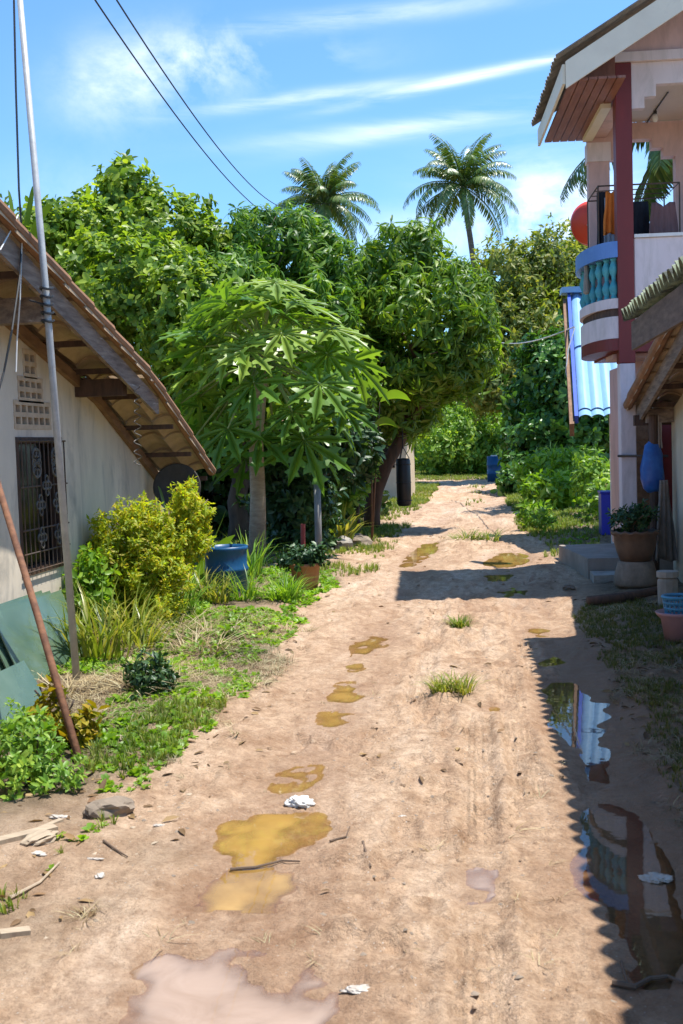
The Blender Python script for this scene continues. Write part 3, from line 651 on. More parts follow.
# bushes at the end of the track and on the verges
def bush(name, lobes, dens, tpl, sc, mat, label, group=None, r0=0.015, **kw):
    c = np.mean([l[0] for l in lobes], 0)
    return tree(name, c[:2], c * [1, 1, 0.5], lobes, dens, tpl, sc, mat, 'bark', label, r0=r0, cat='bush', group=group, **kw)
bush('bush', LB([(460, 440, 51, 30, 30, 1.6), (440, 452, 50, 22, 22, 1.2), (485, 455, 51, 20, 18, 1.2)]), 22, T_SMALL, 0.24, 'fresh', 'round green bush at the end of the track', jitter=0.2)
bush('bush', LB([(425, 450, 58, 26, 24, 1.4), (400, 460, 56, 26, 20, 1.2)]), 20, T_SMALL, 0.26, 'lime', 'bright lime bush beyond the punching bag')
bush('bush', LB([(490, 418, 56, 28, 30, 1.6), (470, 402, 58, 26, 26, 1.4), (440, 415, 60, 26, 26, 1.4), (510, 440, 52, 14, 24, 1.0)]), 18, T_SMALL, 0.28, 'lime', 'lime bush above the far water drum')
bush('bush', LB([(545, 478, 25, 20, 20, .6), (575, 474, 24, 22, 22, .6), (555, 492, 23, 26, 12, .5)]), 45, T_SMALL, 0.19, 'lime', 'feathery bright green bush on the verge before the blue roof', jitter=0.2)
bush('bush', LB([(590, 478, 21, 16, 26, .5), (602, 500, 19.5, 14, 18, .4)]), 45, T_LANCE, 0.17, 'fresh', 'leafy bush next to the thin white posts', jitter=0.2)
bush('bush', LB([(520, 472, 31, 14, 20, .5), (512, 482, 30, 12, 10, .4)]), 30, T_ROUND, 0.2, 'vine', 'dark low bush at the bend of the track')
bush('bush', LB([(535, 515, 19, 12, 8, .35), (556, 520, 18, 16, 7, .3)]), 60, T_SMALL, 0.12, 'fresh', 'low weedy bush at the track edge before the step')

# ---- papaya
def papaya_leaf(seed):
    r = np.random.default_rng(seed); V = [(0, 0, 0)]; Fc = []
    n = 9
    for k in range(n):
        a = math.radians(-150 + 300 * k / (n - 1)); ln = 0.55 + 0.45 * math.cos(a * 0.55) ** 1.5
        ln *= r.uniform(.9, 1.1)
        dx, dy = math.cos(a), math.sin(a)
        def pt(s, t, z=0.0):
            rr = math.hypot(s, t)
            return (dx * s - dy * t, dy * s + dx * t, z - 0.17 * rr * rr * (1 + 0.25 * math.sin(k * 2.1)) )
        b = len(V); w = 0.080 * ln + 0.022
        # lobe with two pairs of side teeth
        pr = [(0.22, 0.06), (0.42, w * 0.75), (0.50, w * 1.9), (0.60, w * 2.3), (0.58, w * 0.95), (0.68, w * 0.8), (0.78, w * 1.5), (0.80, w * 0.6), (1.0, 0.0)]
        mids = [pt(ln * s, 0, -0.012) for s in (0.22, 0.45, 0.62, 0.8, 1.0)]
        V += mids
        def side(sg):
            i0 = len(V); V.extend([pt(ln * s, sg * t, 0.02 * t / w) for s, t in pr[:-1]])
            q = [(0, b, i0), (b, b + 1, i0 + 1), (b, i0 + 1, i0), (b + 1, i0 + 4, i0 + 1), (i0 + 1, i0 + 4, i0 + 2), (i0 + 2, i0 + 4, i0 + 3), (b + 1, b + 2, i0 + 4), (b + 2, i0 + 5, i0 + 4), (b + 2, i0 + 7, i0 + 5), (i0 + 5, i0 + 7, i0 + 6), (b + 2, b + 3, i0 + 7), (b + 3, b + 4, i0 + 7)]
            Fc.extend(q)
        side(1); side(-1)
    return np.array(V), np.array(Fc)
pap_b = np.array(gp(257, 562)); pap_top = at(263, 350, 14.5)
root = empty('papaya_tree', pap_b, 'papaya plant with a bare pale trunk and large lobed leaves', 'tree')
tb = MB(); q = [pap_b - [0, 0, .05], at(258, 500, 14.55), at(256, 440, 14.5), at(260, 390, 14.5), pap_top]
tb.tube([p - pap_b for p in q], [0.125, 0.105, 0.095, 0.09, 0.06], 14); fixn(tb.build('trunk', 'papaya_trunk', root, True))
parts = []; pet = MB()
tpl = [papaya_leaf(s) for s in (1, 2, 3, 4)]
NL = 54
for k in range(NL):
    az = k * 2.39996 + random.uniform(-.25, .25)
    t = k / (NL - 1)                              # 0 lowest (old), 1 youngest at the tip
    el = math.radians(-48 + 118 * t ** 1.1 + random.uniform(-9, 9))
    ln = random.uniform(1.05, 1.4) * (1 - 0.35 * t)
    d = np.array([math.cos(az) * math.cos(el), math.sin(az) * math.cos(el), math.sin(el)])
    s0 = pap_top + np.array([0, 0, -0.22 + 0.3 * t])
    e = s0 + d * ln + np.array([0, 0, -0.10 * ln])
    mid = s0 + d * ln * .5 + np.array([0, 0, 0.04])
    pet.tube([p - pap_b for p in (s0, mid, e)], [0.022, 0.017, 0.012], 6)
    out = np.array([math.cos(az) * .75, math.sin(az) * .75, -0.85 + 0.75 * t + random.uniform(-.45, .45)])
    up = np.array([math.cos(az) * .9, math.sin(az) * .9, .95]) + np.random.default_rng(k).normal(0, .4, 3)
    R_ = frames_x(out[None], up[None])
    parts.append(scatter(*tpl[k % 4], e[None], R_, [random.uniform(0.56, 0.78)]))
fixn(pet.build('petioles', 'petiole', root, True))
V, Fc = merge(parts); mesh_from('crown', V - pap_b, Fc, 'papaya', root)

# ---- coconut palms
def palm(cx, label, base, fl=3.2, nf=26, tr=0.16, seed=1, nleaf=46, fw=0.62, group='coconut palms'):
    cx = np.array(cx, float); b = np.array([base[0], base[1], 0.0]); r = np.random.default_rng(seed)
    root = empty('coconut_palm', b, label, 'palm tree', group)
    tb = MB(); pts = [b + (cx - b) * t + np.array([math.sin(t * PI) * 0.5, 0, 0]) for t in np.linspace(0, 1, 12)]
    tb.tube([p - b for p in pts], taper(12, tr * 1.3, tr * .85), 10); fixn(tb.build('trunk', 'palm_trunk', root, True))
    parts = []
    for k in range(nf):
        t = k / (nf - 1); az = k * 2.39996 + r.uniform(-.2, .2)
        el = math.radians(-25 + 112 * t + r.uniform(-8, 8)); ln = fl * r.uniform(.85, 1.1) * (1 - 0.2 * t)
        h = np.array([math.cos(az), math.sin(az), 0])
        # arc of the midrib: starts along el and bends down
        p = cx.copy(); pts = [p.copy()]; ang = el; ns = 14
        bend = r.uniform(1.1, 1.9) * (0.75 + .3 * math.cos(el))
        for i in range(ns):
            p = p + (h * math.cos(ang) + np.array([0, 0, math.sin(ang)])) * ln / ns
            ang -= bend / ns * (0.5 + i / ns); ang = max(ang, -1.45); pts.append(p.copy())
        pts = np.array(pts)
        mbx = MB().tube(pts, taper(len(pts), 0.04, 0.006), 4, False)
        fv = np.array(mbx.v); ff = np.array([(a, b_, c) for a, b_, c, d in mbx.f] + [(a, c, d) for a, b_, c, d in mbx.f]); parts.append((fv, ff))
        s = np.linspace(0.14, 0.985, nleaf); q = s * ns; i0 = np.minimum(q.astype(int), ns - 1); fr = (q - i0)[:, None]
        O = pts[i0] * (1 - fr) + pts[i0 + 1] * fr; tg = unit(pts[i0 + 1] - pts[i0])
        side = unit(np.cross(tg, [0, 0, 1.0])); nrm = np.cross(side, tg)
        lw = fw * np.sin(PI * (0.12 + 0.8 * s)) ** .7
        for sg in (1, -1):
            d = unit(sg * side * 1.0 + tg * 0.6 + np.array([0, 0, -0.5]) + r.normal(0, .09, tg.shape))
            parts.append(scatter(leaf(0.062, 0.35, 0.3, w2=.7), LEAF_F, O, frames_x(d, nrm + np.array([0, 0, .01])), lw * r.uniform(.85, 1.1, nleaf)))
    V, Fc = merge(parts); mesh_from('crown', V - b, Fc, 'palm', root)
    return root
palm(at(324, 203, 60), 'coconut palm with a bushy crown above the papaya', at(338, 455, 61)[:2], 3.7, 36, seed=3)
palm(at(462, 186, 58), 'tallest coconut palm standing clear against the sky', at(478, 455, 59)[:2], 3.9, 36, seed=8)
palm(at(594, 262, 52), 'hazy coconut palm beside the red satellite dish', at(600, 455, 52)[:2], 2.6, 22, seed=5)
palm(at(690, 120, 25), 'coconut palm seen through the veranda openings', at(700, 455, 25)[:2], 3.3, 26, seed=12, nleaf=60, fw=0.7)
palm(at(548, 300, 50), 'drooping grey green palm behind the vine clad tree', at(552, 455, 50)[:2], 2.3, 18, seed=9)
# banana plants
def banana(base, leaves, label, name='banana_plant', mat='banana', w=0.17, stem='petiole'):
    b = np.array([base[0], base[1], gz(base[0], base[1])])
    root = empty(name, b, label, 'plant')
    V = []; Fc = []; n0 = 0; st = MB()
    for (p0, p1, tip, ww) in leaves:
        p0, p1, tip = map(np.array, (p0, p1, tip))
        st.tube([b - b, (b + p0) / 2 - b + np.array([0, 0, .05]), p0 - b], [0.02, 0.014, 0.008], 6)
        ts = np.linspace(0, 1, 9); side = unit(unit(np.cross(tip - p0, [0, 0, 1.0]) + np.array([1e-3, 0, 0])) * .7 + np.array([0, -.15, .75]))
        for i, t in enumerate(ts):
            c = (1 - t) ** 2 * p0 + 2 * t * (1 - t) * p1 + t * t * tip
            k = ww * math.sin(PI * min(1, t * .93 + .05)) ** .6 if 0 < t < 1 else 0.004
            V += [c - side * k + [0, 0, k * .35], c, c + side * k + [0, 0, k * .35]]
            if i:
                a = n0 + 3 * i
                Fc += [(a - 3, a - 2, a + 1), (a - 3, a + 1, a), (a - 2, a - 1, a + 2), (a - 2, a + 2, a + 1)]
        n0 = len(V)
    st.build('stem', stem, root, True)
    mesh_from('leaves', np.array(V) - b, np.array(Fc), mat, root, True)
    return root
Y = 11.4
def A(px, py, dy=0.0): return at(px, py, Y + dy)
banana(gp(196, 600)[:2], [(A(192, 585), A(205, 560, -.2), A(235, 535, -.4), .07), (A(190, 580), A(212, 552, .1), A(226, 510, .3), .06), (A(192, 585), A(210, 575, -.2), A(238, 570, -.5), .06), (A(186, 580), A(180, 550), A(176, 520, .2), .06), (A(188, 585), A(200, 580, -.4), A(214, 590, -.7), .05)], 'broad leaved canna plant beside the blue drum', 'canna_plant')
Y = 10.3
banana(gp(165, 605)[:2], [(A(166, 540), A(168, 510), A(158, 486), .045), (A(160, 545), A(155, 515), A(142, 500), .04), (A(168, 540), A(175, 525), A(180, 500), .035)], 'upright canna plant poking out of the yellow green shrub', 'canna_plant')
Y = 17.0
banana(at(372, 540, 17.2)[:2], [(A(380, 402), A(394, 391), A(411, 401), .10), (A(372, 430), A(384, 416), A(398, 428), .09)], 'banana plant with one broad leaf beside the mango trunk', mat='mango_light', stem='barkred')
Y = 15.0
banana(at(20, 560, 16)[:2], [(at(15, 250, 16), at(14, 215, 16), at(8, 190, 16), .1), (at(22, 250, 16), at(30, 210, 16), at(34, 185, 16), .09), (at(25, 255, 16), at(40, 215, 16), at(52, 205, 16), .09)], 'banana plant showing above the roof ridge')

# ------------------------------------------------------------------ shrubs of the foreground verge
bush('feathery_shrub', LB([(194, 508, 9.4, 19, 20, .22), (184, 540, 9.3, 24, 24, .25), (135, 538, 9.1, 34, 30, .28), (108, 572, 9.0, 24, 36, .25), (150, 575, 9.0, 30, 30, .28), (112, 608, 8.9, 24, 26, .22), (158, 608, 8.9, 20, 18, .2)]), 480, T_FINE, 0.058, 'aralia', 'dense yellow green feathery shrub against the plastered wall', r0=0.025, jitter=0.3, upw=1.3, inner=.12)
bush('flowering_bush', LB([(30, 760, 4.75, 44, 46, .22), (10, 790, 4.6, 40, 44, .2), (60, 785, 4.7, 26, 36, .16), (15, 735, 4.9, 28, 24, .15)]), 330, T_LANCE, 0.048, 'fresh', 'bright green leafy bush in the corner beside the yellow shrub', r0=0.012, jitter=0.3)
bush('variegated_shrub', LB([(60, 715, 5.3, 26, 22, .14), (40, 700, 5.4, 16, 16, .1), (80, 725, 5.3, 14, 14, .1)]), 300, T_ROUND, 0.055, 'croton', 'yellow variegated shrub beside the rusty rod', r0=0.01, jitter=.3)
bush('dark_bush', LB([(150, 688, 6.5, 20, 28, .13), (150, 710, 6.4, 22, 18, .12)]), 420, T_SMALL, 0.055, 'bluish', 'small dark green bush beside the galvanised pole', r0=0.01)
bush('weed_clump', LB([(232, 645, 8.4, 16, 12, .14), (248, 655, 8.3, 9, 7, .1)]), 220, T_ROUND, 0.07, 'fresh', 'low green weed clump on the straw near the drum', r0=0.006)
bush('weed_clump', LB([(95, 585, 8.5, 10, 30, .1), (80, 600, 8.4, 12, 22, .1)]), 180, T_SMALL, 0.08, 'lime', 'thin weedy clump growing beside the pole', r0=0.006)

# strap leaved plants and grass tufts
def straps(n, h, spread, w, seed, droop=0.9, lean=0.25):
    """one clump of arching blades around the origin"""
    r = np.random.default_rng(seed); V = []; Fc = []
    for k in range(n):
        az = r.uniform(0, 2 * PI); hh = h * r.uniform(.55, 1.05); out = spread * r.uniform(.25, 1.0); d = np.array([math.cos(az), math.sin(az), 0]); sd = np.array([-d[1], d[0], 0])
        o = d * r.uniform(0, .25 * spread) + sd * r.normal(0, .10 * spread)
        b = len(V); st = (0, .35, .7, 1.0)
        for i, t in enumerate(st):
            c = o + d * out * t ** 1.6 + np.array([0, 0, hh * (t - droop * 0.5 * t ** 3 * (out / spread))])
            ww = w * (1.0, .95, .6, 0.05)[i]
            V += [c - sd * ww, c + sd * ww]
            if i: a = b + 2 * i; Fc += [(a - 2, a - 1, a + 1), (a - 2, a + 1, a)]
    return np.array(V), np.array(Fc)
def clump(name, px, py, n, h, spread, w, mat, label, seed, Y=None, group=None, cat='plant', k=1, rad=0.0):
    b = gp(px, py) if Y is None else at(px, py, Y); b[2] = gz(b[0], b[1]) - .005
    r = np.random.default_rng(seed); parts = []
    for i in range(k):
        v, f = straps(n, h * r.uniform(.7, 1.1), spread, w, seed + i)
        off = np.array([r.normal(0, rad), r.normal(0, rad), 0]) if k > 1 else np.zeros(3)
        parts.append((v + off, f))
    V, Fc = merge(parts)
    o = mesh_from(name, V, Fc, mat, label=label, cat=cat, group=group); o.location = b
    return o
clump('strap_plant', 112, 668, 60, .75, .6, .008, 'strap', 'pale arching strap leaved plant beside the galvanised pole', 3, k=2, rad=.1)
clump('strap_plant', 268, 606, 40, .46, .45, .007, 'fresh', 'bright green strap leaved plant in front of the papaya trunk', 5, k=2, rad=.16)
clump('strap_plant', 180, 622, 44, .6, .45, .008, 'fresh', 'strap leaved plant under the yellow green shrub', 25, k=2, rad=.1)
clump('spiky_plant', 338, 538, 34, .85, .7, .03, 'strap', 'spiky pandan plant beside the grey stone heap', 9, Y=16.2)
TUFTS = [((452, 693), .19, .2, 'pale grass tuft alone in the middle of the track', 'strap', 4), ((460, 628), .16, .18, 'small grass tuft between the ruts', 'blade', 3), ((475, 540), .26, .5, 'large grass tuft on the crown of the track', 'lime', 4)]
for i, ((px, py), h, sp, lab, mt_, k) in enumerate(TUFTS):
    clump('grass_tuft', px, py, 44, h, sp, .004 if i < 2 else .007, 'blade' if i != 0 else 'strap', lab, 40 + i * 5, cat='grass tuft', group='grass tufts on the track', k=k, rad=sp * .3)
clump('dead_stalk_heap', 182, 652, 40, .24, .6, .004, 'straw', 'heap of dry brown stalks at the foot of the feathery shrub', 61, cat='dead plant', k=5, rad=.28)
clump('dead_stalk_heap', 120, 700, 34, .20, .5, .004, 'straw', 'heap of dry stalks around the foot of the galvanised pole', 71, cat='dead plant', k=4, rad=.2)
clump('strap_plant', 250, 585, 60, .8, .5, .009, 'fresh', 'tall strap leaved plant right against the papaya trunk', 81, k=1, rad=.14)
clump('strap_plant', 290, 604, 60, .36, .4, .007, 'lime', 'low strap leaved plant in front of the terracotta pot', 85, k=2, rad=.1)
clump('strap_plant', 205, 612, 60, .5, .45, .008, 'strap', 'pale strap leaved plant between shrub and blue drum', 89, k=2, rad=.12)
clump('strap_plant', 135, 655, 60, .55, .6, .007, 'strap', 'yellowing strap leaved plant in front of the feathery shrub', 93, k=2, rad=.12)
# ---- grass and weeds as cover
def zone_scatter(poly, dens, seed, ns=1.2, th=-0.1, avoid=True):
    r = np.random.default_rng(seed); poly = [tuple(gp(*p)[:2]) if len(p) == 2 else (p[0], p[1]) for p in poly]
    xs_ = [p[0] for p in poly]; ys_ = [p[1] for p in poly]
    a = (max(xs_) - min(xs_)) * (max(ys_) - min(ys_)); n = int(a * dens)
    x = r.uniform(min(xs_), max(xs_), n); y = r.uniform(min(ys_), max(ys_), n)
    sd = sdist(x, y, poly) + .18 * fbm(x * 1.5, y * 1.1, seed, 3)
    k = (sd < 0) & (fbm(x * ns, y * ns, seed + 5, 3) > th)
    x, y = x[k], y[k]
    if avoid:
        for p in PUDPOLY:
            k = sdist(x, y, p) > 0.05; x, y = x[k], y[k]
    z = terrain(x, y)[0] if len(x) else np.zeros(0)
    return np.stack([x, y, z - .004], 1)
def cover(name, zones, tpls, size, mat, label, seed):
    O = np.concatenate([zone_scatter(p, d, seed + 3 * i, ns, th) for i, (p, d, ns, th) in enumerate(zones)])
    r = np.random.default_rng(seed); wh = r.integers(0, len(tpls), len(O)); parts = []
    ax = np.tile([0, 0, 1.0], (len(O), 1)) + r.normal(0, .12, (len(O), 3))
    R_ = frames_z(ax, r.uniform(0, 6.28, len(O))); S = r.uniform(*size, len(O)) * np.clip(0.75 + O[:, 1] / 40, .75, 1.6)
    for k, (tv, tf) in enumerate(tpls):
        m = wh == k
        if m.any(): parts.append(scatter(tv, tf, O[m], R_[m], S[m]))
    V, Fc = merge(parts)
    return mesh_from(name, V, Fc, mat, label=label, kind='stuff')
TG = [straps(9, 1.0, .55, .035, s) for s in (101, 102, 103, 104)]
TGF = [straps(8, 1.0, .8, .03, s) for s in (105, 106, 107)]
TW = [roset(9, -5, 60, .33, .15, s, up=.6, size=(.5, 1.0)) for s in (111, 112, 113)]
W3 = lambda *p: [(a, b, 0) for a, b in p]
cover('grass', [
    ([(118, 735), (200, 705), (218, 722), (190, 755), (130, 795), (96, 780)], 550, 2.0, -.2),
    ([(60, 800), (110, 800), (130, 850), (50, 870)], 160, 2.0, .1),
    ([(0, 900), (40, 890), (40, 930), (0, 940)], 260, 2.0, -.2),
    (W3((-3.2, 8.5), (-1.75, 8.6), (-1.6, 13), (-1.55, 22), (-1.5, 30), (-1.6, 42), (-6, 42), (-6, 20), (-3.2, 13)), 60, .9, -.1),
    (W3((.95, 14.2), (2.2, 14.4), (3.4, 22), (4, 42), (1.0, 42), (.8, 28), (.95, 18)), 90, .9, -.45),
    (W3((-8, 44), (8, 44), (14, 62), (-14, 62)), 45, .6, -.9),
    (W3((-2.0, 12.5), (-1.25, 12.5), (-1.2, 18), (-1.3, 26), (-1.4, 40), (-2.2, 40), (-2.2, 18)), 150, 1.2, -.15),
    (W3((.8, 16.8), (1.6, 16.6), (1.9, 26), (1.9, 40), (.75, 40), (.7, 26)), 170, 1.0, -.35),
    (W3((-.2, 25), (.25, 27), (.3, 38), (-.3, 38)), 22, .9, 0.0),
    ], TG, (.05, .12), 'blade', 'short green grass on the sunny verges', 200)
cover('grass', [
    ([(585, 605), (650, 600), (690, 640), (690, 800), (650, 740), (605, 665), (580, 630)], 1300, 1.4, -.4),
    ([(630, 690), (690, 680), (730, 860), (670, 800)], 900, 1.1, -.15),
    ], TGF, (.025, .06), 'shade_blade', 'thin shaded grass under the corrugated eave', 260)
cover('weeds', [
    ([(100, 745), (190, 700), (215, 720), (150, 785), (105, 800)], 300, 1.6, -.05),
    ([(30, 850), (130, 800), (140, 830), (60, 880)], 90, 1.6, .1),
    (W3((-3.0, 7.0), (-1.65, 7.2), (-1.5, 13), (-3.0, 13)), 360, 1.4, -.2),
    (W3((-2.1, 5.2), (-1.4, 5.2), (-1.45, 7.5), (-2.5, 7.5)), 420, 1.6, -.2),
    (W3((-5.5, 13), (-1.9, 13.5), (-1.9, 22), (-5.5, 22)), 26, 1.0, -.1),
    (W3((1.2, 15), (2.6, 16), (4, 30), (1.3, 30)), 26, 1.0, -.2),
    ], TW, (.03, .075), 'lime', 'low broad leaved weeds on the verge', 300)
# dry straw and leaf litter
TS = [straps(7, .35, 1.0, .012, s, droop=1.6) for s in (121, 122, 123)]
cover('litter', [
    ([(90, 690), (180, 640), (290, 620), (300, 660), (220, 740), (170, 830), (60, 900), (0, 960), (0, 830), (80, 770)], 800, 1.3, -.25),
    (W3((-3.2, 6.3), (-1.6, 6.6), (-1.5, 12.5), (-3.2, 12.5)), 330, 1.2, -.3),
    (W3((1.1, 15), (2.2, 15), (2.8, 20), (1.2, 20)), 90, 1.2, -.1),
    ([(590, 610), (690, 610), (720, 870), (640, 760), (590, 660)], 420, 1.2, -.25),
    ([(0, 1000), (60, 900), (300, 700), (540, 650), (600, 1000), (400, 1100)], 9, 1.5, -.2),
    ], TS, (.06, .19), 'straw', 'dry straw and fallen stalks on the verge', 330)
def chips(name, zones, seed, smin, smax, mat, label, flat=.5):
    r = np.random.default_rng(seed); O = np.concatenate([zone_scatter(p, d, seed + i, 1.0, th) for i, (p, d, th) in enumerate(zones)])
    base = np.array([(1, 0, 0), (.3, .9, 0), (-.7, .6, 0), (-.8, -.5, 0), (.2, -.9, 0), (.1, 0, flat), (.5, .3, flat * .8), (-.4, -.1, flat * .9)])
    tf = np.array([(0, 1, 6), (1, 5, 6), (1, 2, 5), (2, 7, 5), (2, 3, 7), (3, 4, 7), (4, 5, 7), (4, 0, 5), (0, 6, 5)])
    R_ = frames_z(np.tile([0, 0, 1.], (len(O), 1)) + r.normal(0, .2, (len(O), 3)), r.uniform(0, 6.28, len(O)))
    V, Fc = scatter(base, tf, O, R_, r.uniform(smin, smax, len(O)) * r.uniform(.5, 1, len(O)))
    return mesh_from(name, V, Fc, mat, label=label, kind='stuff')
chips('pebbles', [([(0, 1020), (60, 900), (300, 690), (540, 640), (620, 1010), (450, 1080)], 70, -.5), (W3((-1.4, 8), (.9, 8), (.9, 20), (-1.5, 20)), 9, -.4)], 400, .006, .02, 'stone', 'small stones scattered over the dirt track')
def clods(name, zones, seed, smin, smax, label):
    r = np.random.default_rng(seed); O = np.concatenate([zone_scatter(p, d, seed + i, 1.4, th) for i, (p, d, th) in enumerate(zones)])
    ring_ = [(math.cos(a), math.sin(a)) for a in np.linspace(0, 2 * PI, 7, endpoint=False)]
    tv = np.array([(x * k, y_ * k, z) for (k, z) in ((1.0, -.2), (.85, .35), (.4, .6)) for x, y_ in ring_] + [(0, 0, .66)])
    tv[:, :2] *= (1 + .18 * np.sin(np.arange(len(tv)) * 5.1))[:, None]
    tf = []
    for l_ in range(2):
        for a in range(7):
            b = (a + 1) % 7; tf += [(l_ * 7 + a, l_ * 7 + b, l_ * 7 + 7 + b), (l_ * 7 + a, l_ * 7 + 7 + b, l_ * 7 + 7 + a)]
    tf += [(14 + a, 14 + (a + 1) % 7, 21) for a in range(7)]
    R_ = frames_z(np.tile([0, 0, 1.], (len(O), 1)) + r.normal(0, .25, (len(O), 3)), r.uniform(0, 6.28, len(O)))
    V, Fc = scatter(tv, np.array(tf), O, R_, smin + (smax - smin) * r.random(len(O)) ** 4)
    return mesh_from(name, V, Fc, 'soil', label=label, kind='stuff', smooth=True)
clods('clods', [([(60, 1020), (160, 900), (300, 690), (400, 640), (540, 640), (590, 800), (620, 1010), (450, 1080)], 70, -.1), (W3((-1.4, 8), (.9, 8), (.9, 16), (-1.5, 16)), 22, -.2), ([(580, 640), (660, 660), (690, 860), (620, 760)], 80, -.2)], 440, .005, .026, 'crumbs and clods of dried mud on the track')
chips('rubble', [([(0, 960), (30, 880), (150, 800), (200, 740), (230, 760), (120, 900), (40, 990)], 70, -.1), ([(570, 600), (683, 600), (690, 680), (600, 640)], 60, -.2)], 420, .008, .03, 'plank', 'pale wood chips and rubble on the verge', .25)
O = np.concatenate([zone_scatter(p, d, 500 + i, 1.0, th) for i, (p, d, th) in enumerate([([(0, 1020), (60, 900), (300, 690), (540, 640), (690, 700), (690, 1040), (450, 1080)], 5, -.2), ([(0, 960), (0, 780), (180, 640), (300, 620), (300, 670), (180, 800)], 45, -.2), (W3((-3, 8), (.9, 8), (.9, 20), (-3, 20)), 6, -.3), ([(580, 600), (690, 600), (690, 800), (640, 760)], 120, -.4)])])
O[:, 2] += .008
d_ = np.stack([rng.normal(0, 1, len(O)), rng.normal(0, 1, len(O)), rng.normal(0, .12, len(O))], 1); u_ = np.array([0, 0, 1.0]) + rng.normal(0, .3, (len(O), 3))
V, Fc = scatter(leaf(.17, .1, .5), LEAF_F, O, frames_x(d_, u_), rng.uniform(.03, .085, len(O)))
MT['deadleaf'] = leafmat('dead_leaf', [(0.10, 0.06, 0.035), (0.20, 0.12, 0.06), (0.33, 0.23, 0.12), (0.16, 0.085, 0.05)], rough=.7, trans=.1, tcol=(1, .9, .7))
mesh_from('fallen_leaves', V, Fc, 'deadleaf', label='dry fallen leaves lying over the track and verges', kind='stuff')
#@@PART2
# ------------------------------------------------------------------ tiled roof helper
def tile_roof(name, p0, along, down, width, length, course, period, amp, thick, mat, parent, per_wave=8):
    """p0 = upper corner; 'along' runs across the waves, 'down' follows the slope"""
    p0 = np.array(p0, float); along = unit(np.array(along, float)); down = unit(np.array(down, float)); nrm = np.cross(along, down)
    if nrm[2] < 0: nrm = -nrm
    nu = int(round(width / period * per_wave)) + 1; us = np.linspace(0, width, nu)
    V = []; Fc = []
    nc = int(math.ceil(length / course))
    for c in range(nc):
        s0 = c * course; s1 = min(length, s0 + course + 0.05)
        b = len(V)
        prof = amp * np.abs(np.sin(PI * us / period)) ** .8 * 2 - amp
        for (s, lift) in ((s0, 0.0), (s1, 0.028)):
            for t in (0, thick):
                for i, u in enumerate(us):
                    jit = 0.006 * math.sin(c * 12.9 + round(u / period) * 7.7)
                    V.append(p0 + along * u + down * (s + (jit if s > s0 else 0)) + nrm * (prof[i] + lift + t + jit * .6))
        a0, a1, b0, b1 = b, b + nu, b + 2 * nu, b + 3 * nu
        for i in range(nu - 1):
            Fc += [(a0 + i, b0 + i, b0 + i + 1, a0 + i + 1), (a1 + i, a1 + i + 1, b1 + i + 1, b1 + i), (b0 + i, b1 + i, b1 + i + 1, b0 + i + 1), (a0 + i, a0 + i + 1, a1 + i + 1, a1 + i)]
        for i in (0, nu - 1): Fc.append((a0 + i, a1 + i, b1 + i, b0 + i))
    return fixn(mesh_from(name, np.array(V), Fc, mat, parent))
def sag(a, b, s, n=16):
    a = np.array(a, float); b = np.array(b, float)
    return [a + (b - a) * t - np.array([0, 0, s * 4 * t * (1 - t)]) for t in np.linspace(0, 1, n)]
def single(mbx, name, mat, loc, label, cat, group=None, smooth=False, fix=True):
    """one-mesh thing with its origin at loc"""
    loc = np.array(loc, float)
    o = mesh_from(name, np.array(mbx.v) - loc, mbx.f, mat, None, smooth, label=label, cat=cat, group=group); o.location = loc
    return fixn(o) if fix else o

# ================================================================== plastered house with a tiled roof
XW, XB, XT = -3.30, -2.83, -2.74       # wall face, bargeboard, tile edge
hl = np.array([XW, 8.0, 0.0])
house = empty('tiled_house', hl, 'old plastered house with a low clay tiled roof and grilled window', 'house')
def lo(p): return np.array(p, float) - hl
eA = atx(2, 204, XT); eK = atx(155, 375, XT); eB = atx(214, 469, XT)     # verge of the tiles: upper end, bend, lower end
sl = (eK[2] - eA[2]) / (eK[1] - eA[1]); sl2 = (eB[2] - eK[2]) / (eB[1] - eK[1])
def zr(y): return eK[2] + (sl if y < eK[1] else sl2) * (y - eK[1])              # tile top surface
YR = 4.2                                                # ridge
yend = atx(158, 460, XW)[1]
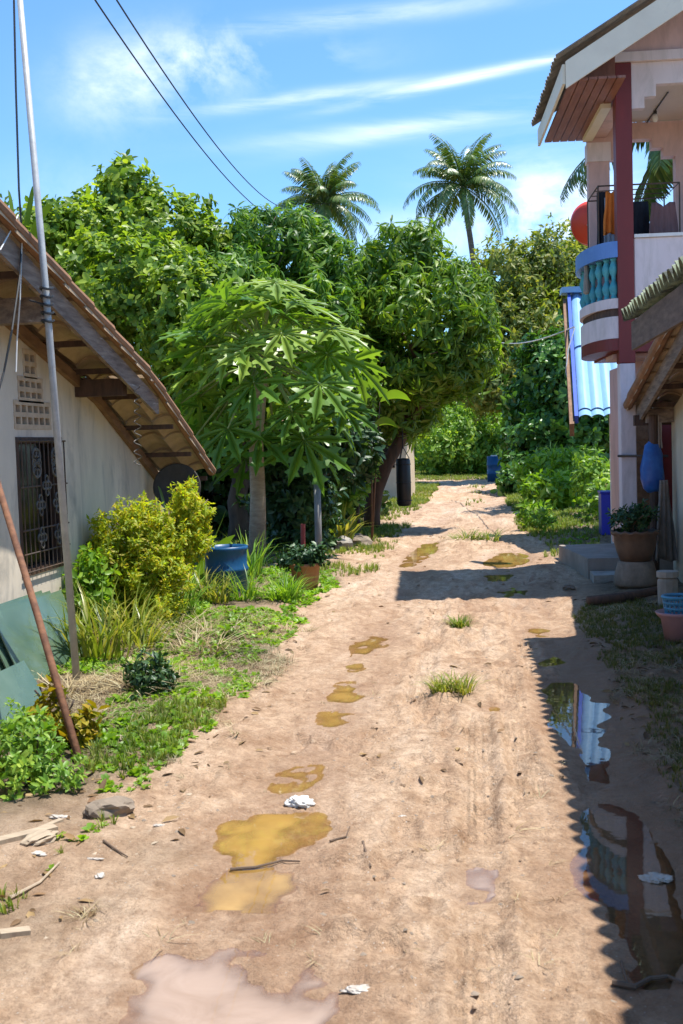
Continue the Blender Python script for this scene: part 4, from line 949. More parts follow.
# wall with openings: built from pieces round the window and vent blocks
w0 = atx(15, 437, XW); w1 = atx(60, 575, XW); wy0, wy1 = w0[1], atx(64, 500, XW)[1]; wz1 = w0[2]; wz0 = atx(22, 578, XW)[2]
vrows = []
for (xa, xb, ya, yb, nc) in ((23, 35.5, 352, 376, 2), (18, 42, 379.5, 400.5, 4), (14, 50, 403.5, 427, 6)):
    a = atx(xa, ya, XW); b = atx(xb, yb, XW); vrows.append((a[1], b[1], atx((xa + xb) / 2, yb, XW)[2], atx((xa + xb) / 2, ya, XW)[2], nc))
ycol = sorted({-2.0, wy0, wy1, yend, 4.2, float(eK[1])} | {v for r in vrows for v in (r[0], r[1])})
wm = MB(); T = 0.16
for ya, yb in zip(ycol[:-1], ycol[1:]):
    mid = (ya + yb) / 2; cuts = []
    if wy0 < mid < wy1: cuts.append((wz0, wz1))
    for r in vrows:
        if r[0] < mid < r[1]: cuts.append((r[2], r[3]))
    cuts.sort(); z = -0.1
    def top(yy): return (zr(yy) if yy >= YR else zr(YR) + sl * (YR - yy) * 1.0) - 0.13
    segs = []
    for a, b in cuts: segs.append((z, a)); z = b
    for a, b in segs: wm.box(XW - T - hl[0], XW - hl[0], ya - hl[1], yb - hl[1], a, b)
    ta, tb_ = top(ya), top(yb)
    wm.rings([[lo((XW - T, ya, z)), lo((XW, ya, z)), lo((XW, ya, ta)), lo((XW - T, ya, ta))], [lo((XW - T, yb, z)), lo((XW, yb, z)), lo((XW, yb, tb_)), lo((XW - T, yb, tb_))]])
# return walls and back
wm.box(-11.0 - hl[0], XW - T - hl[0], yend - .16 - hl[1], yend - hl[1], -.1, zr(yend) - .16)
wm.box(-11.0 - hl[0], XW - T - hl[0], -2 - hl[1], -1.84 - hl[1], -.1, zr(yend) - .16)
fixn(wm.build('wall', 'plaster', house))
# dark sheet standing in for the unlit room behind window and vents
MB().box(XW - T - .5 - hl[0], XW - T - .45 - hl[0], wy0 - .3 - hl[1], wy1 + .3 - hl[1], wz0 - .2, vrows[0][3] + .1).build('dark_interior', 'void', house)
for r in vrows:
    m = MB(); dy = (r[1] - r[0]) / r[4]; nz = 2; dz = (r[3] - r[2]) / nz; t = .018
    for k in range(r[4] + 1): m.box(XW - .09 - hl[0], XW + .004 - hl[0], r[0] + k * dy - t * .8 - hl[1], r[0] + k * dy + t * .8 - hl[1], r[2], r[3])
    for k in range(nz + 1): m.box(XW - .085 - hl[0], XW + .0065 - hl[0], r[0] - t - hl[1], r[1] + t - hl[1], r[2] + k * dz - t, r[2] + k * dz + t)
    m.build('vent_block', 'block', house)
# window: frame, panes and grille
wf = MB(); fw_ = .045
for a in ((wy0, wy0 + fw_, wz0, wz1), (wy1 - fw_, wy1, wz0, wz1), (wy0 + fw_, wy1 - fw_, wz1 - fw_, wz1), (wy0 + fw_, wy1 - fw_, wz0, wz0 + fw_)):
    wf.box(XW - .10 - hl[0], XW + .006 - hl[0], a[0] - hl[1], a[1] - hl[1], a[2], a[3])
win = wf.build('window', 'darkwood', house)
MB().box(XW - .12 - hl[0], XW - .104 - hl[0], wy0 - hl[1], wy1 - hl[1], wz0, wz1).build('pane', 'void', win)
gb = MB(); gx = XW + .03; ht = wz1 - wz0; wd = wy1 - wy0
nb = 11
for k in range(nb):
    yy = wy0 + .03 + (wd - .06) * k / (nb - 1); gb.tube([lo((gx, yy, wz0 + .01)), lo((gx, yy, wz1 - .03))], .006, 5)
for f in (.03, .16, .33, .64, .97): gb.tube([lo((gx, wy0 - .005, wz0 + ht * f)), lo((gx, wy1 + .005, wz0 + ht * f))], .007, 5)
gb.build('grille', 'iron', win)
go = MB()
def done():
    global go
    go.build('ornament', 'ironlight', win); go = MB()
def ring(cy, cz, r, rz=None, n=14):
    rz = rz or r; go.tube([lo((gx + .012, cy + r * math.cos(a), cz + rz * math.sin(a))) for a in np.linspace(0, 2 * PI, n)], .008, 5)
for cy in (.3, .72):
    for cz in (.86, .76): ring(wy0 + wd * cy, wz0 + ht * cz, .075, .06)
    for a in range(6): ring(wy0 + wd * cy + .05 * math.cos(a * PI / 3), wz0 + ht * .81 + .085 * math.sin(a * PI / 3), .028)
    done()
for (cy, cz) in ((.35, .50), (.72, .50), (.35, .26), (.72, .26), (.5, .64)):
    for dy_, dz_ in ((0, .05), (0, -.05), (.05, 0), (-.05, 0), (0, 0)): ring(wy0 + wd * cy + dy_, wz0 + ht * cz + dz_, .028)
    done()
# roof
sv = np.array([0, 1, sl]); ln = math.hypot(eK[1] - YR, (eK[1] - YR) * sl)
tile_roof('roof', lo((XT, YR, zr(YR) - .05)), (-1, 0, 0), sv, 8.6, ln, .40, .26, .035, .031, 'tileunder', house, per_wave=8)
tile_roof('roof', lo((XT, eK[1], eK[2] - .052)), (-1, 0, 0), (0, 1, sl2), 8.6, math.hypot(eB[1] - eK[1], eB[2] - eK[2]), .40, .26, .035, .031, 'tileunder', house, per_wave=8)
tile_roof('roof', lo((XT, YR, zr(YR) - .05)), (-1, 0, 0), (0, -1, sl), 8.6, ln * .95, .40, .26, .035, .016, 'tile', house, per_wave=6)
rt = MB()                                            # rolled verge tiles along the edge
nseg = 16
for k in range(nseg):
    ya = YR + (eB[1] - YR) * k / nseg; yb = YR + (eB[1] - YR) * (k + 1.06) / nseg
    a = lo((XT - .03, ya, zr(ya) - .022)); b = lo((XT - .03, min(yb, eB[1] + .02), zr(yb) - .012))
    rt.tube([a, b], [.042, .05], 10, True)
fixn(rt.build('verge_tiles', 'tile', house, False))
bb1 = atx(155, 388, XB)
yb1 = bb1[1]; bd = MB(); 
for ya, yb in ((YR, yb1),):
    h = .165; bd.prism([(ya - hl[1], zr(ya) - .065), (ya - hl[1], zr(ya) - .065 - h), (yb - .05 - hl[1], zr(yb - .05) - .065 - h), (yb - hl[1], zr(yb) - .065 - h * .82), (yb - hl[1], zr(yb) - .065)], 0, XB - hl[0], XB + .028 - hl[0])
fixn(bd.build('bargeboard', 'oldwood', house))
npur = 12
for k in range(npur):
    yy = YR + .3 + (eB[1] - .08 - YR - .3) * k / (npur - 1); z = zr(yy) - .105
    MB().box(XW - .3 - hl[0], (XB - .004 if yy < yb1 + .1 else XT - .06) - hl[0], yy - .02 - hl[1], yy + .02 - hl[1], z - .045, z).build('purlin', 'darkwood', house)
for (yy, hh, nm) in ((atx(40, 330, XB - .1)[1], .17, 'oldwood'), (atx(120, 390, XB - .1)[1], .14, 'darkwood'), (yend + .05, .15, 'wood')):
    z = zr(yy) - .155
    MB().box(XW + .0 - hl[0], XB - .06 - hl[0], yy - .06 - hl[1], yy + .06 - hl[1], z - hh, z).build('beam', nm, house)
r_ = MB(); r_.prism([(YR - hl[1], zr(YR) - .14), (YR - hl[1], zr(YR) - .23), (eK[1] - hl[1], eK[2] - .23), (yend - hl[1], zr(yend) - .23), (yend - hl[1], zr(yend) - .14), (eK[1] - hl[1], eK[2] - .14)], 0, XW + .004 - hl[0], XW + .05 - hl[0])
fixn(r_.build('rafter', 'wood', house))
# things hanging at the house
pc = atx(178, 488, XW + .32); m = MB(); 
m.lathe([(.02, .0), (.16, .015), (.225, .05), (.24, .075), (.228, .078), (.15, .04), (.0, .03)], seg=28)
o = m.build('tin_basin', 'woktin', None, True, label='round dark tin basin hung up under the tiled eave', cat='basin'); o.location = pc; o.rotation_euler = (math.radians(80), 0, math.radians(8)); fixn(o)
c0 = atx(137, 386, XB + .045); c1 = atx(138, 466, XB + .045); m = MB(); pts = []
for t in np.linspace(0, 1, 120): pts.append(c0 + (c1 - c0) * t + .022 * np.array([math.cos(t * 50), math.sin(t * 50), 0]) * (1 + .5 * t))
m.tube(pts, .0045, 4); single(m, 'spiral_wire', 'ironlight', c0, 'pale spiral wire dangling from the end of the bargeboard', 'wire')
# galvanised pole with its ties
pb = np.array(gp(78, 690)); pm = atx(47, 305, -2.625); pt = pm + (at(20, 0, pm[1] + .15) - pm) * 1.35
root = empty('metal_pole', pb, 'tall galvanised pole tied to the bargeboard of the tiled house', 'pole')
m = MB().tube([p - pb for p in (pb - [0, 0, .1], pm, pt)], [.025, .022, .018], 14); fixn(m.build('pipe', 'galv', root, True))
m = MB()
for k in range(5): m.tube([pm - pb + np.array([.036 * math.cos(a), .036 * math.sin(a), .05 * k - .1 + .006 * math.sin(a * 2)]) for a in np.linspace(0, 2 * PI, 13)], .008, 5)
m.tube([pm - pb + np.array([0, -.03, 0]), pm - pb + np.array([-.1, -.03, .03])], .006, 5); m.build('wire_tie', 'cable', root)
# wires by the pole
q = [atx(14, 0, XB + .05), atx(16, 90, XB + .05), atx(19, 190, XB + .05), atx(22, 235, XB + .04), atx(20, 275, XB + .05), atx(12, 330, XB + .06), atx(4, 372, XB + .02), atx(-4, 400, XB)]
single(MB().tube(q, .007, 5), 'cable', 'cable', q[0], 'loose black cable running down the bargeboard beside the pole', 'cable')
q = [atx(0, 250, XB + .05), atx(10, 232, XB + .05), atx(18, 215, XB + .05), atx(22, 238, XB + .05), atx(20, 300, XB + .04), atx(17, 340, XB - .02), atx(16, 372, XB - .02)]
single(MB().tube(q, .005, 5), 'cable', 'whitecable', q[0], 'pale thin cable with a frayed end hanging under the bargeboard', 'cable')
# rusty rod
ra = np.array(gp(87, 782)); rb = at(0, 492, 6.25); rc = ra + (rb - ra) * 1.5
single(MB().tube([ra - [0, 0, .03], ra + (rb - ra) * .5 + [0, 0, .012], rc], .02, 10), 'rusty_rod', 'rust', ra, 'rusty iron rod leaning up against the plastered wall', 'rod', smooth=True)
# sheets of green glass against the wall
def sheet(name, a, b, h, lean, label, th=.008, off=0):
    a = np.array(a, float); b = np.array(b, float); d = unit(b - a); n = np.array([d[1], -d[0], 0]); up = np.array([0, 0, 1.0]) * math.cos(lean) - n * math.sin(lean)
    up = np.array([-abs(math.sin(lean)), 0, math.cos(lean)])
    nn = np.cross(d, up); m = MB().rings([[a, b, b + up * h, a + up * h], [p + nn * th for p in (a, b, b + up * h, a + up * h)]])
    return single(m, name, 'glass', a, label, 'glass sheet', 'glass sheets leaning on the wall')
sheet('glass_sheet', (-2.86, 6.62, .01), (-2.84, 7.75, .01), .58, .40, 'tall green glass sheet at the front of the stack by the wall')
sheet('glass_sheet', (-2.90, 6.57, .01), (-2.88, 7.65, .01), .59, .40, 'green glass sheet second in the stack by the wall')
sheet('glass_sheet', (-2.94, 6.52, .01), (-2.92, 7.60, .01), .60, .40, 'green glass sheet closest to the plastered wall')
sheet('glass_sheet', (-2.55, 5.3, .01), (-2.53, 6.2, .01), .36, .5, 'low bluish glass sheet partly behind the leafy corner bush')

# ================================================================== balcony house
O2 = np.array([1.535, 12.0, 0.0]); RZ = math.radians(2.8)
bh = empty('balcony_house', O2, 'two storey pink house with a maroon post and rounded balcony', 'house', rz=RZ)
def zpx(py, Y_, px=627): return float(at(px, py, Y_)[2])
ZT = zpx(62, 12); zP0 = zpx(325 + 60, 12); Z_rail = zpx(238, 12, 620)
f2 = zpx(352, 12, 620)                                   # bottom of the upper floor
f2 = zpx(352, 12, 620)
MB().box(0, .17, 0, .17, f2 - .12, ZT, .006).build('post', 'maroon', bh); MB().box(.004, .166, .004, .166, .2, f2 - .121, .006).build('lower_post', 'palepink', bh)
MB().box(5.2, 5.37, 0, .17, .2, ZT, .006).build('post', 'maroon', bh)
# floor slab and front parapet
MB().box(.0, 5.4, .004, 1.7, f2, f2 + .14).build('floor_slab', 'maroon', bh)
zpar = zpx(236, 12, 660)
pp = MB().box(.172, 5.19, .02, .13, f2 + .142, zpar, .01); pp.build('parapet', 'palepink', bh)
MB().box(.176, 5.19, .0, .15, zpar + .001, zpar + .035).build('parapet_cap', 'white', bh)
# beam over the posts, gable wall and stepped brackets
MB().box(-.06, 5.43, -.02, .16, ZT + .002, ZT + .10).build('tie_beam', 'palepink', bh)
bz = [zpx(107, 12, 640), zpx(95, 12, 648), zpx(82, 12, 660)]
br = MB(); xw = [.172, .29, .41, .52]
br.prism([(.172, ZT), (.172, bz[0]), (.305, bz[0]), (.305, bz[1]), (.425, bz[1]), (.425, bz[2]), (4.85, bz[2]), (4.85, bz[1]), (4.97, bz[1]), (4.97, bz[0]), (5.19, bz[0]), (5.19, ZT)], 1, .03, .12)
fixn(br.build('stepped_lintel', 'palepink', bh))
RS = math.tan(math.radians(31)); xe = -.60; ze = float(at(555, 58, 11.3)[2]) - .02; xr = 2.6; ye0, ye1 = -.68, 1.62
def zroof(x): return ze + (x - xe) * RS if x <= xr else ze + (2 * xr - x - xe) * RS
MB().prism([(-.06, ZT + .102), (5.43, ZT + .102), (5.43, zroof(0) - .13), (xr, zroof(xr) - .15), (-.06, zroof(-.06) - .13)], 1, .01, .12).build('gable_wall', 'pink', bh)
# soffit planks and inner boards
sz = float(at(615, 80, 12)[2]) - .03
for k in range(6):
    xa = xe + .05 + (abs(xe) - .05) * k / 6; xb = xe + .05 + (abs(xe) - .05) * (k + 1) / 6 - .010
    MB().box(xa, xb, ye0 + .03, ye1, ze - .20 + .0, ze - .175).build('soffit_plank', 'soffit', bh)
bd = MB().prism([(xe + .16, ze - .168), (-.002, ze - .168), (-.002, zroof(-.002) - .06), (xe + .16, zroof(xe + .16) - .06)], 1, -.03, -.005)
fixn(bd.build('gable_board', 'soffit', bh))
MB().box(-.12, -.012, .18, ye1 - .12, ze - .25, ze - .172).build('eave_beam', 'cream_trim', bh)
# rake fascias, eave fascia
def rake(x0, x1, nm):
    n = .26; return fixn(MB().prism([(x0, zroof(x0) - .03), (x1, zroof(x1) - .03), (x1, zroof(x1) - .03 - n), (x0, zroof(x0) - .03 - n)], 1, ye0 - .03, ye0).build('rake_fascia', nm, bh))
rake(xe, xr, 'cream_trim'); rake(xr, 2 * xr - xe, 'cream_trim')
MB().box(xe - .03, xe - .002, ye0 - .0, ye1, ze - .24, ze - .05).build('eave_fascia', 'cream_trim', bh)
sdn = unit(np.array([1, 0, RS])); L_r = (xr - xe + .08) / sdn[0]
tile_roof('roof', (xr, ye1, zroof(xr) + .03), (0, -1, 0), (-1, 0, -RS), ye1 - ye0 + .06, L_r, 9.0, .11, .014, .012, 'greytile', bh, per_wave=6)
tile_roof('roof', (xr, ye1, zroof(xr) + .03), (0, -1, 0), (1, 0, -RS), ye1 - ye0 + .06, L_r, 9.0, .11, .014, .012, 'greytile', bh, per_wave=6)
# ceiling of the veranda with wire and bulb
zc = zpx(127, 13.6, 600); zc = max(zc, bz[0] + .1)
MB().box(.0, 5.4, .13, 1.47, zc, zc + .03).build('ceiling', 'ceil', bh)
lm = MB().tube([(.62, .35, zc - .012), (.62, 1.46, zc - .012)], .008, 6).tube([(.62, 1.0, zc - .014), (.62, 1.0, zc - .05)], .02, 8)
lm.build('ceiling_wire', 'cable', bh)
MB().lathe([(.012, 0), (.03, -.03), (.034, -.055), (.02, -.085), (.0, -.09)], (.62, 1.0, zc - .05), 12).build('light_bulb', 'white', bh, True)
# rear arch wall: column, stepped arch, pillar
yr0, yr1 = 1.48, 1.63
zb = [zpx(163, 13.6, 590), zpx(153, 13.6, 600), zpx(143, 13.6, 610)]
ar = MB(); xo1 = .95
ar.prism([(-.06, zc), (-.06, f2 + .142), (.185, f2 + .142), (.185, zb[0]), (.27, zb[0]), (.27, zb[1]), (.36, zb[1]), (.36, zb[2]), (xo1 - .27, zb[2]), (xo1 - .27, zb[1]), (xo1 - .14, zb[1]), (xo1 - .14, zb[0] + .005), (xo1, zb[0] + .005), (xo1, f2 + .142), (5.4, f2 + .142), (5.4, zc)], 1, yr0, yr1)
o = ar.build('arched_wall', 'pink', bh)
import bmesh
bm = bmesh.new(); bm.from_mesh(o.data); bmesh.ops.triangulate(bm, faces=[f for f in bm.faces if len(f.verts) > 4]); bmesh.ops.recalc_face_normals(bm, faces=bm.faces); bm.to_mesh(o.data); bm.free()
MB().box(-.075, .2, yr0 - .02, yr1 + .02, zb[0] - .02, zb[0] + .20).build('column_capital', 'palepink', bh)
MB().box(.186, xo1 - .001, yr0 + .03, yr1 - .03, f2 + .142, zpar - .05).build('rear_parapet', 'palepink', bh)
# side beam over the road side opening
MB().box(.012, .15, .172, yr0 - .002, zc - .16, zc - .002).build('side_beam', 'pink', bh)
# rounded balcony
cyb, ra_y, ra_x = .84, .82, .25
def arc(off=0.0, n=25, y0=None): return [(-(ra_x + off) * math.cos(a), cyb + (ra_y + off * .4) * math.sin(a)) for a in np.linspace(-PI / 2, PI / 2, n)]
def band(name, z0, z1, off, mat, depth=.09):
    o_ = arc(off); i_ = [(x + depth * math.cos(a), y - depth * .6 * math.sin(a)) for (x, y), a in zip(o_, np.linspace(-PI / 2, PI / 2, len(o_)))]
    m = MB(); poly = o_ + i_[::-1]; n = len(o_)
    V = [(x, y, z0) for x, y in poly] + [(x, y, z1) for x, y in poly]; k = len(poly); Fc = []
    for a in range(k): Fc.append((a, (a + 1) % k, k + (a + 1) % k, k + a))
    for a in range(n - 1):
        Fc.append((a, a + 1, k - 2 - a, k - 1 - a)); Fc.append((k + a, k + a + 1, k + k - 2 - a, k + k - 1 - a))
    return fixn(mesh_from(name, np.array(V), Fc, mat, bh))
zz = [zpx(v, 12, 616) for v in (350, 338, 316, 308, 298, 257, 241)]
m = MB(); a_ = arc(.0); k = len(a_)
MB().prism([(0, cyb - ra_y)] + a_ + [(0, cyb + ra_y)], 2, zz[0], zz[1] - .002).build('balcony_base', 'maroon', bh)
fixn(bpy.data.objects['balcony_base'])
band('balcony_band', zz[1], zz[2], .0, 'palepink'); band('balcony_slot', zz[2] + .001, zz[3] - .001, -.03, 'darkwood'); band('balcony_band', zz[3], zz[4], .012, 'palepink')
band('handrail', zz[5], zz[6], .05, 'railblue', .16)
hb = zz[5] - zz[4]
prof = [(.032, .0), (.032, .05), (.022, .07), (.036, .16), (.042, .26), (.034, .36), (.018, .46), (.022, .50), (.018, .54), (.034, .64), (.042, .74), (.036, .84), (.022, .93), (.032, .95), (.032, 1.0)]
bal0 = None
m = MB(); seg = 10
m.rings([[(r * 1.1 * (1 + .14 * math.cos(3 * (a + z * 5))) * math.cos(a), r * 1.1 * (1 + .14 * math.cos(3 * (a + z * 5))) * math.sin(a), z * hb) for a in np.linspace(0, 2 * PI, 15, endpoint=False)] for r, z in prof])
nbal = 10
for i in range(nbal):
    a = -PI / 2 + PI * (i + .5) / nbal; x, y = -(ra_x - .045) * math.cos(a), cyb + (ra_y - .05) * math.sin(a)
    if bal0 is None: bal0 = fixn(m.build('baluster', 'turq', bh, True)); o = bal0
    else: o = bal0.copy(); COL.objects.link(o); o.parent = bh
    o.location = (x, y, zz[4] + .001)
# ground floor
gw = MB(); yg = .75
gw.box(.17, .24, yg, yg + .12, .2, f2 - .052); gw.build('wall', 'palepink', bh)
MB().box(.49, .57, yg, yg + .12, .2, 2.15).build('wall', 'palepink', bh)
MB().box(.242, 5.4, yg + .002, yg + .118, 2.152, f2 - .052).build('wall', 'pink', bh)
MB().box(.78, 5.4, yg, yg + .12, .2, 2.15).build('wall', 'pink', bh)
MB().box(.30, .42, yg + .122, 2.4, .2, f2 - .052).build('wall', 'pink', bh)
dr = MB().box(.275, .485, yg + .03, yg + .075, .22, 2.14); 
for k in range(6): dr.box(.295, .465, yg + .018, yg + .0295, .3 + k * .30, .3 + k * .30 + .22)
dr.build('shutter_door', 'wood', bh)
MB().box(.572, .778, yg + .05, yg + .08, .22, 2.14).build('door', 'red', bh)
MB().box(-.02, 5.4, .25, yg - .004, f2 - .05, f2 - .004).build('under_ceiling', 'pink', bh)
MB().box(.0, 5.4, .1, 1.2, -.1, .2).build('plinth', 'slab', bh)

# satellite dish on the rear column
dp = at(588, 225, 14.3); m = MB(); R0 = .275
m.lathe([(0.0, 0.0), (.12, .012), (.24, .045), (R0, .10), (R0 + .008, .10), (.24, .035), (.12, .002), (0.0, -.012)], seg=36)
root = empty('satellite_dish', dp, 'red satellite dish mounted behind the pink column', 'dish')
o = m.build('reflector', 'dish', root, True); o.rotation_euler = (math.radians(74), 0, math.radians(150)); fixn(o)
q = Matrix.Rotation(math.radians(150), 3, 'Z') @ Matrix.Rotation(math.radians(74), 3, 'X')
arm = MB().tube([np.array(q @ Vector((0, -.25, .09))), np.array(q @ Vector((0, -.1, .34))), np.array(q @ Vector((0, 0, .38)))], .012, 6).tube([np.array(q @ Vector((0, 0, .35))), np.array(q @ Vector((0, 0, .42)))], .03, 8)
arm.build('feed_arm', 'galv', root)
MB().tube([(0, 0, 0), (.06, -.25, -.02), (.10, -.75, -.05)], .018, 6).build('bracket', 'galv', root)

# laundry on the balcony
def L2(x, y, z): return np.array(O2 + np.array([math.cos(RZ) * x - math.sin(RZ) * y, math.sin(RZ) * x + math.cos(RZ) * y, z]))
zk = zpx(197, 13, 600); m = MB()
K = [L2(-.12, .45, zk), L2(.75, .45, zk), L2(.75, 1.2, zk), L2(-.12, 1.2, zk)]
m.tube(K + [K[0]], .009, 6); m.tube([L2(-.12, .7, zk), L2(.75, .7, zk)], .006, 5); m.tube([L2(-.12, .95, zk), L2(.75, .95, zk)], .006, 5)
for x, y in ((-.12, .45), (.75, .45), (.75, 1.2), (-.12, 1.2)): m.tube([L2(x, y, zk), L2(x, y, f2 + .14)], .009, 6)
single(m, 'drying_rack', 'iron', L2(.2, 1.1, f2 + .14), 'thin black metal clothes rack standing on the balcony', 'clothes rack')
def cloth(name, c, ax, w, h, mat, label, taper_=0.0, seed=0, neck=False, thick=.012, cat='garment', waves=3.0, amp=.02):
    c = np.array(c, float); ax = unit(np.array(ax, float)); nn = np.cross(ax, [0, 0, 1.0]); r = np.random.default_rng(seed)
    nu, nv = 17, 16; V = []; Fc = []
    for side in (0, 1):
        for j in range(nv):
            v = j / (nv - 1)
            for i in range(nu):
                u = i / (nu - 1) - .5; ww = w * (1 - taper_ * (1 - v)) * (1 + .06 * math.sin(v * 9 + seed))
                z = -h * v - (0.05 * h * max(0, 1 - abs(u) * 4) * (1 - v) if neck else 0) + .03 * h * math.sin(u * 7 + seed) * v
                d = amp * math.sin(u * 2 * PI * waves + seed + v * 1.5) * (.25 + v) + (thick if side else -thick) * math.cos(u * PI) 
                V.append(c + ax * (u * ww) + np.array([0, 0, z]) + nn * d)
    n = nu * nv
    for s_ in (0, 1):
        for j in range(nv - 1):
            for i in range(nu - 1):
                a = s_ * n + j * nu + i; Fc.append((a, a + 1, a + nu + 1, a + nu) if s_ else (a, a + nu, a + nu + 1, a + 1))
    bd_ = [i for i in range(nu)] + [j * nu + nu - 1 for j in range(1, nv)] + [(nv - 1) * nu + i for i in range(nu - 2, -1, -1)] + [j * nu for j in range(nv - 2, 0, -1)]
    for i in range(len(bd_)): a, b = bd_[i], bd_[(i + 1) % len(bd_)]; Fc.append((a, b, n + b, n + a))
    o = mesh_from(name, np.array(V) - c, Fc, mat, None, True, label=label, cat=cat); o.location = c
    return fixn(o)
cloth('shirt', L2(-.04, .70, zk - .01), (1, .1, 0), .13, .95, 'blackcloth', 'black garment at the open end of the clothes rack', .2, 1)
cloth('shirt', L2(.0, .36, zk - .08), (1, .15, 0), .19, .46, 'orange', 'bright orange shirt hanging beside the maroon post', .45, 2, True)
cloth('towel', L2(.02, .58, zk - .1), (1, .1, 0), .15, .9, 'greycloth', 'grey towel hanging behind the orange shirt', .3, 3)
cloth('trousers', L2(.15, .72, zk - .02), (1, 0, 0), .20, .98, 'blackcloth', 'black trousers hanging behind the maroon post', .1, 4)
cloth('shirt', L2(.58, .47, zpx(203, 12.5, 650)), (1, .1, 0), .36, .95, 'browncloth', 'ribbed brown knit shirt hung behind the pale parapet', .25, 5, True, waves=5)
cloth('shirt', L2(.36, .6, zpx(205, 12.8, 640)), (1, .1, 0), .22, .95, 'blackcloth', 'black shirt hanging between post and brown knit', .2, 6)
cloth('rag', L2(-.245, .55, zz[6] + .0), (.2, 1, 0), .16, .46, 'beigecloth', 'pale beige rag draped over the blue handrail', .5, 7, cat='rag')

# blue sheet roof beside the house
be0 = at(579, 418, 15.2); be1 = at(622, 418, 15.2); slope = math.radians(35)
br0 = at(571, 294, 18.3)
root = empty('blue_lean_to', (be0[0], be0[1], 0), 'lean-to with a steep light blue corrugated roof and brown side board', 'shelter')
off = np.array([be0[0], be0[1], 0.0]); dn = unit(be0 - br0)
tile_roof('roof', br0 - off + np.array([0.0, 0, 0]), (1, .03, 0), dn, 2.4, float(np.linalg.norm(be0 - br0)), 1.75, .165, .02, .006, 'bluesheet', root, per_wave=10)
m = MB().bar(be0 - off + np.array([-.035, -.02, -.02]), br0 - off + np.array([-.035, 0, -.02]), .05, .12); fixn(m.build('verge_flashing', 'deepblue', root))
m = MB().bar(be0 - off + np.array([-.10, -.05, -.16]), br0 - off + np.array([-.10, 0, -.16]), .06, .2); fixn(m.build('side_board', 'wood', root))
m = MB().bar(br0 - off + np.array([-.16, .0, .05]), br0 - off + np.array([2.2, .07, .05]), .36, .09); fixn(m.build('ridge_cap', 'bluesheet', root))
for px in (612.5, 617.5):
    b = at(px, 500, 15.6); MB().tube([np.array([b[0], b[1], -.05]) - off, np.array([b[0], b[1], be0[2] + .1]) - off], .028, 8).build('post', 'white', root)
b = at(575, 500, 16.4); 
for (x, y) in ((be0[0] + 2.2, be0[1] + .3), (br0[0] + 2.2, br0[1])):
    MB().tube([np.array([x, y, -.05]) - off, np.array([x, y, be0[2] + (y - be0[1]) * (br0[2] - be0[2]) / (br0[1] - be0[1]) - .08]) - off], .03, 8).build('post', 'white', root)
# looped cable at the lean-to and service cable across the track
q = [at(575, 327, 16.6), at(568, 350, 16.5), at(566, 372, 16.4), at(570, 388, 16.3), at(577, 378, 16.2)]
single(MB().tube(q, .01, 6), 'cable', 'whitecable', q[0], 'grey cable hanging in a loop beside the blue lean-to', 'cable')
q = sag(at(498, 342, 30), at(574, 327, 16.6), .12); single(MB().tube(q, .012, 6), 'cable', 'whitecable', q[0], 'white service cable strung to the blue lean-to', 'cable')
q = sag(at(87, -12, 9), at(281, 222, 26), .35, 24); single(MB().tube(q, .0085, 6), 'cable', 'cable', q[0], 'lower of two black overhead cables dropping to the trees', 'cable')
q = sag(at(109, -12, 9), at(284, 208, 26), .35, 24); single(MB().tube(q, .0085, 6), 'cable', 'cable', q[0], 'upper of two black overhead cables dropping to the trees', 'cable')
bx = at(610, 500, 16.6); m = MB().box(-.13, .13, -.02, .35, 0, .62, .01); root = empty('blue_box', (bx[0], bx[1], gz(bx[0], bx[1])), 'deep blue plastic crate beside the thin white posts', 'crate')
m.build('body', 'bluebox', root); MB().box(-.142, .142, -.03, .36, .622, .65).build('lid', 'bluebox', root)

# ================================================================== cottage with corrugated eave
XC = 2.02; XV = 1.60
cv0 = atx(662, 332, XV); cv1 = atx(622, 412, XV); sc_ = (cv1[2] - cv0[2]) / (cv1[1] - cv0[1])
hc = np.array([XC, 10.0, 0.0]); ct = empty('cream_cottage', hc, 'low cream cottage with rolled tile verge and a corrugated lean-to eave', 'house')
def lc(p): return np.array(p, float) - hc
ycw = float(gp(676, 583)[1]); YC0 = 8.78
def zcr(y_): return cv1[2] + sc_ * (y_ - cv1[1])
m = MB().prism([(-4 - hc[1], -.1), (ycw - hc[1], -.1), (ycw - hc[1], zcr(ycw) - .16), (YC0 - hc[1], zcr(YC0) - .16), (YC0 - 1.2 - hc[1], zcr(YC0) - .16), (-4 - hc[1], zcr(YC0) - .16)], 0, XC - hc[0], XC + .14 - hc[0])
m.box(XC + .142 - hc[0], 7 - hc[0], ycw - .14 - hc[1], ycw - hc[1], -.1, zcr(ycw) - .2)
fixn(m.build('wall', 'cream', ct))
Lc = math.hypot(cv1[1] - YC0, zcr(YC0) - cv1[2])
tile_roof('roof', lc((XV, YC0, zcr(YC0) - .05)), (1, 0, 0), (0, 1, sc_), 5.2, Lc, .36, .26, .035, .016, 'tileunder', ct)
m = MB(); ns = 5
for k in range(ns):
    ya = YC0 + (cv1[1] - YC0) * k / ns; yb = YC0 + (cv1[1] - YC0) * (k + 1.06) / ns
    m.tube([lc((XV + .02, ya, zcr(ya) - .02)), lc((XV + .02, yb, zcr(yb) - .01))], [.05, .058], 10)
fixn(m.build('verge_tiles', 'tile', ct, False))
m = MB().prism([(YC0 - hc[1], zcr(YC0) - .07), (YC0 - hc[1], zcr(YC0) - .25), (cv1[1] - .35 - hc[1], zcr(cv1[1] - .35) - .24), (cv1[1] - .3 - hc[1], zcr(cv1[1] - .3) - .07)], 0, XV + .10 - hc[0], XV + .13 - hc[0]); fixn(m.build('bargeboard', 'oldwood', ct))
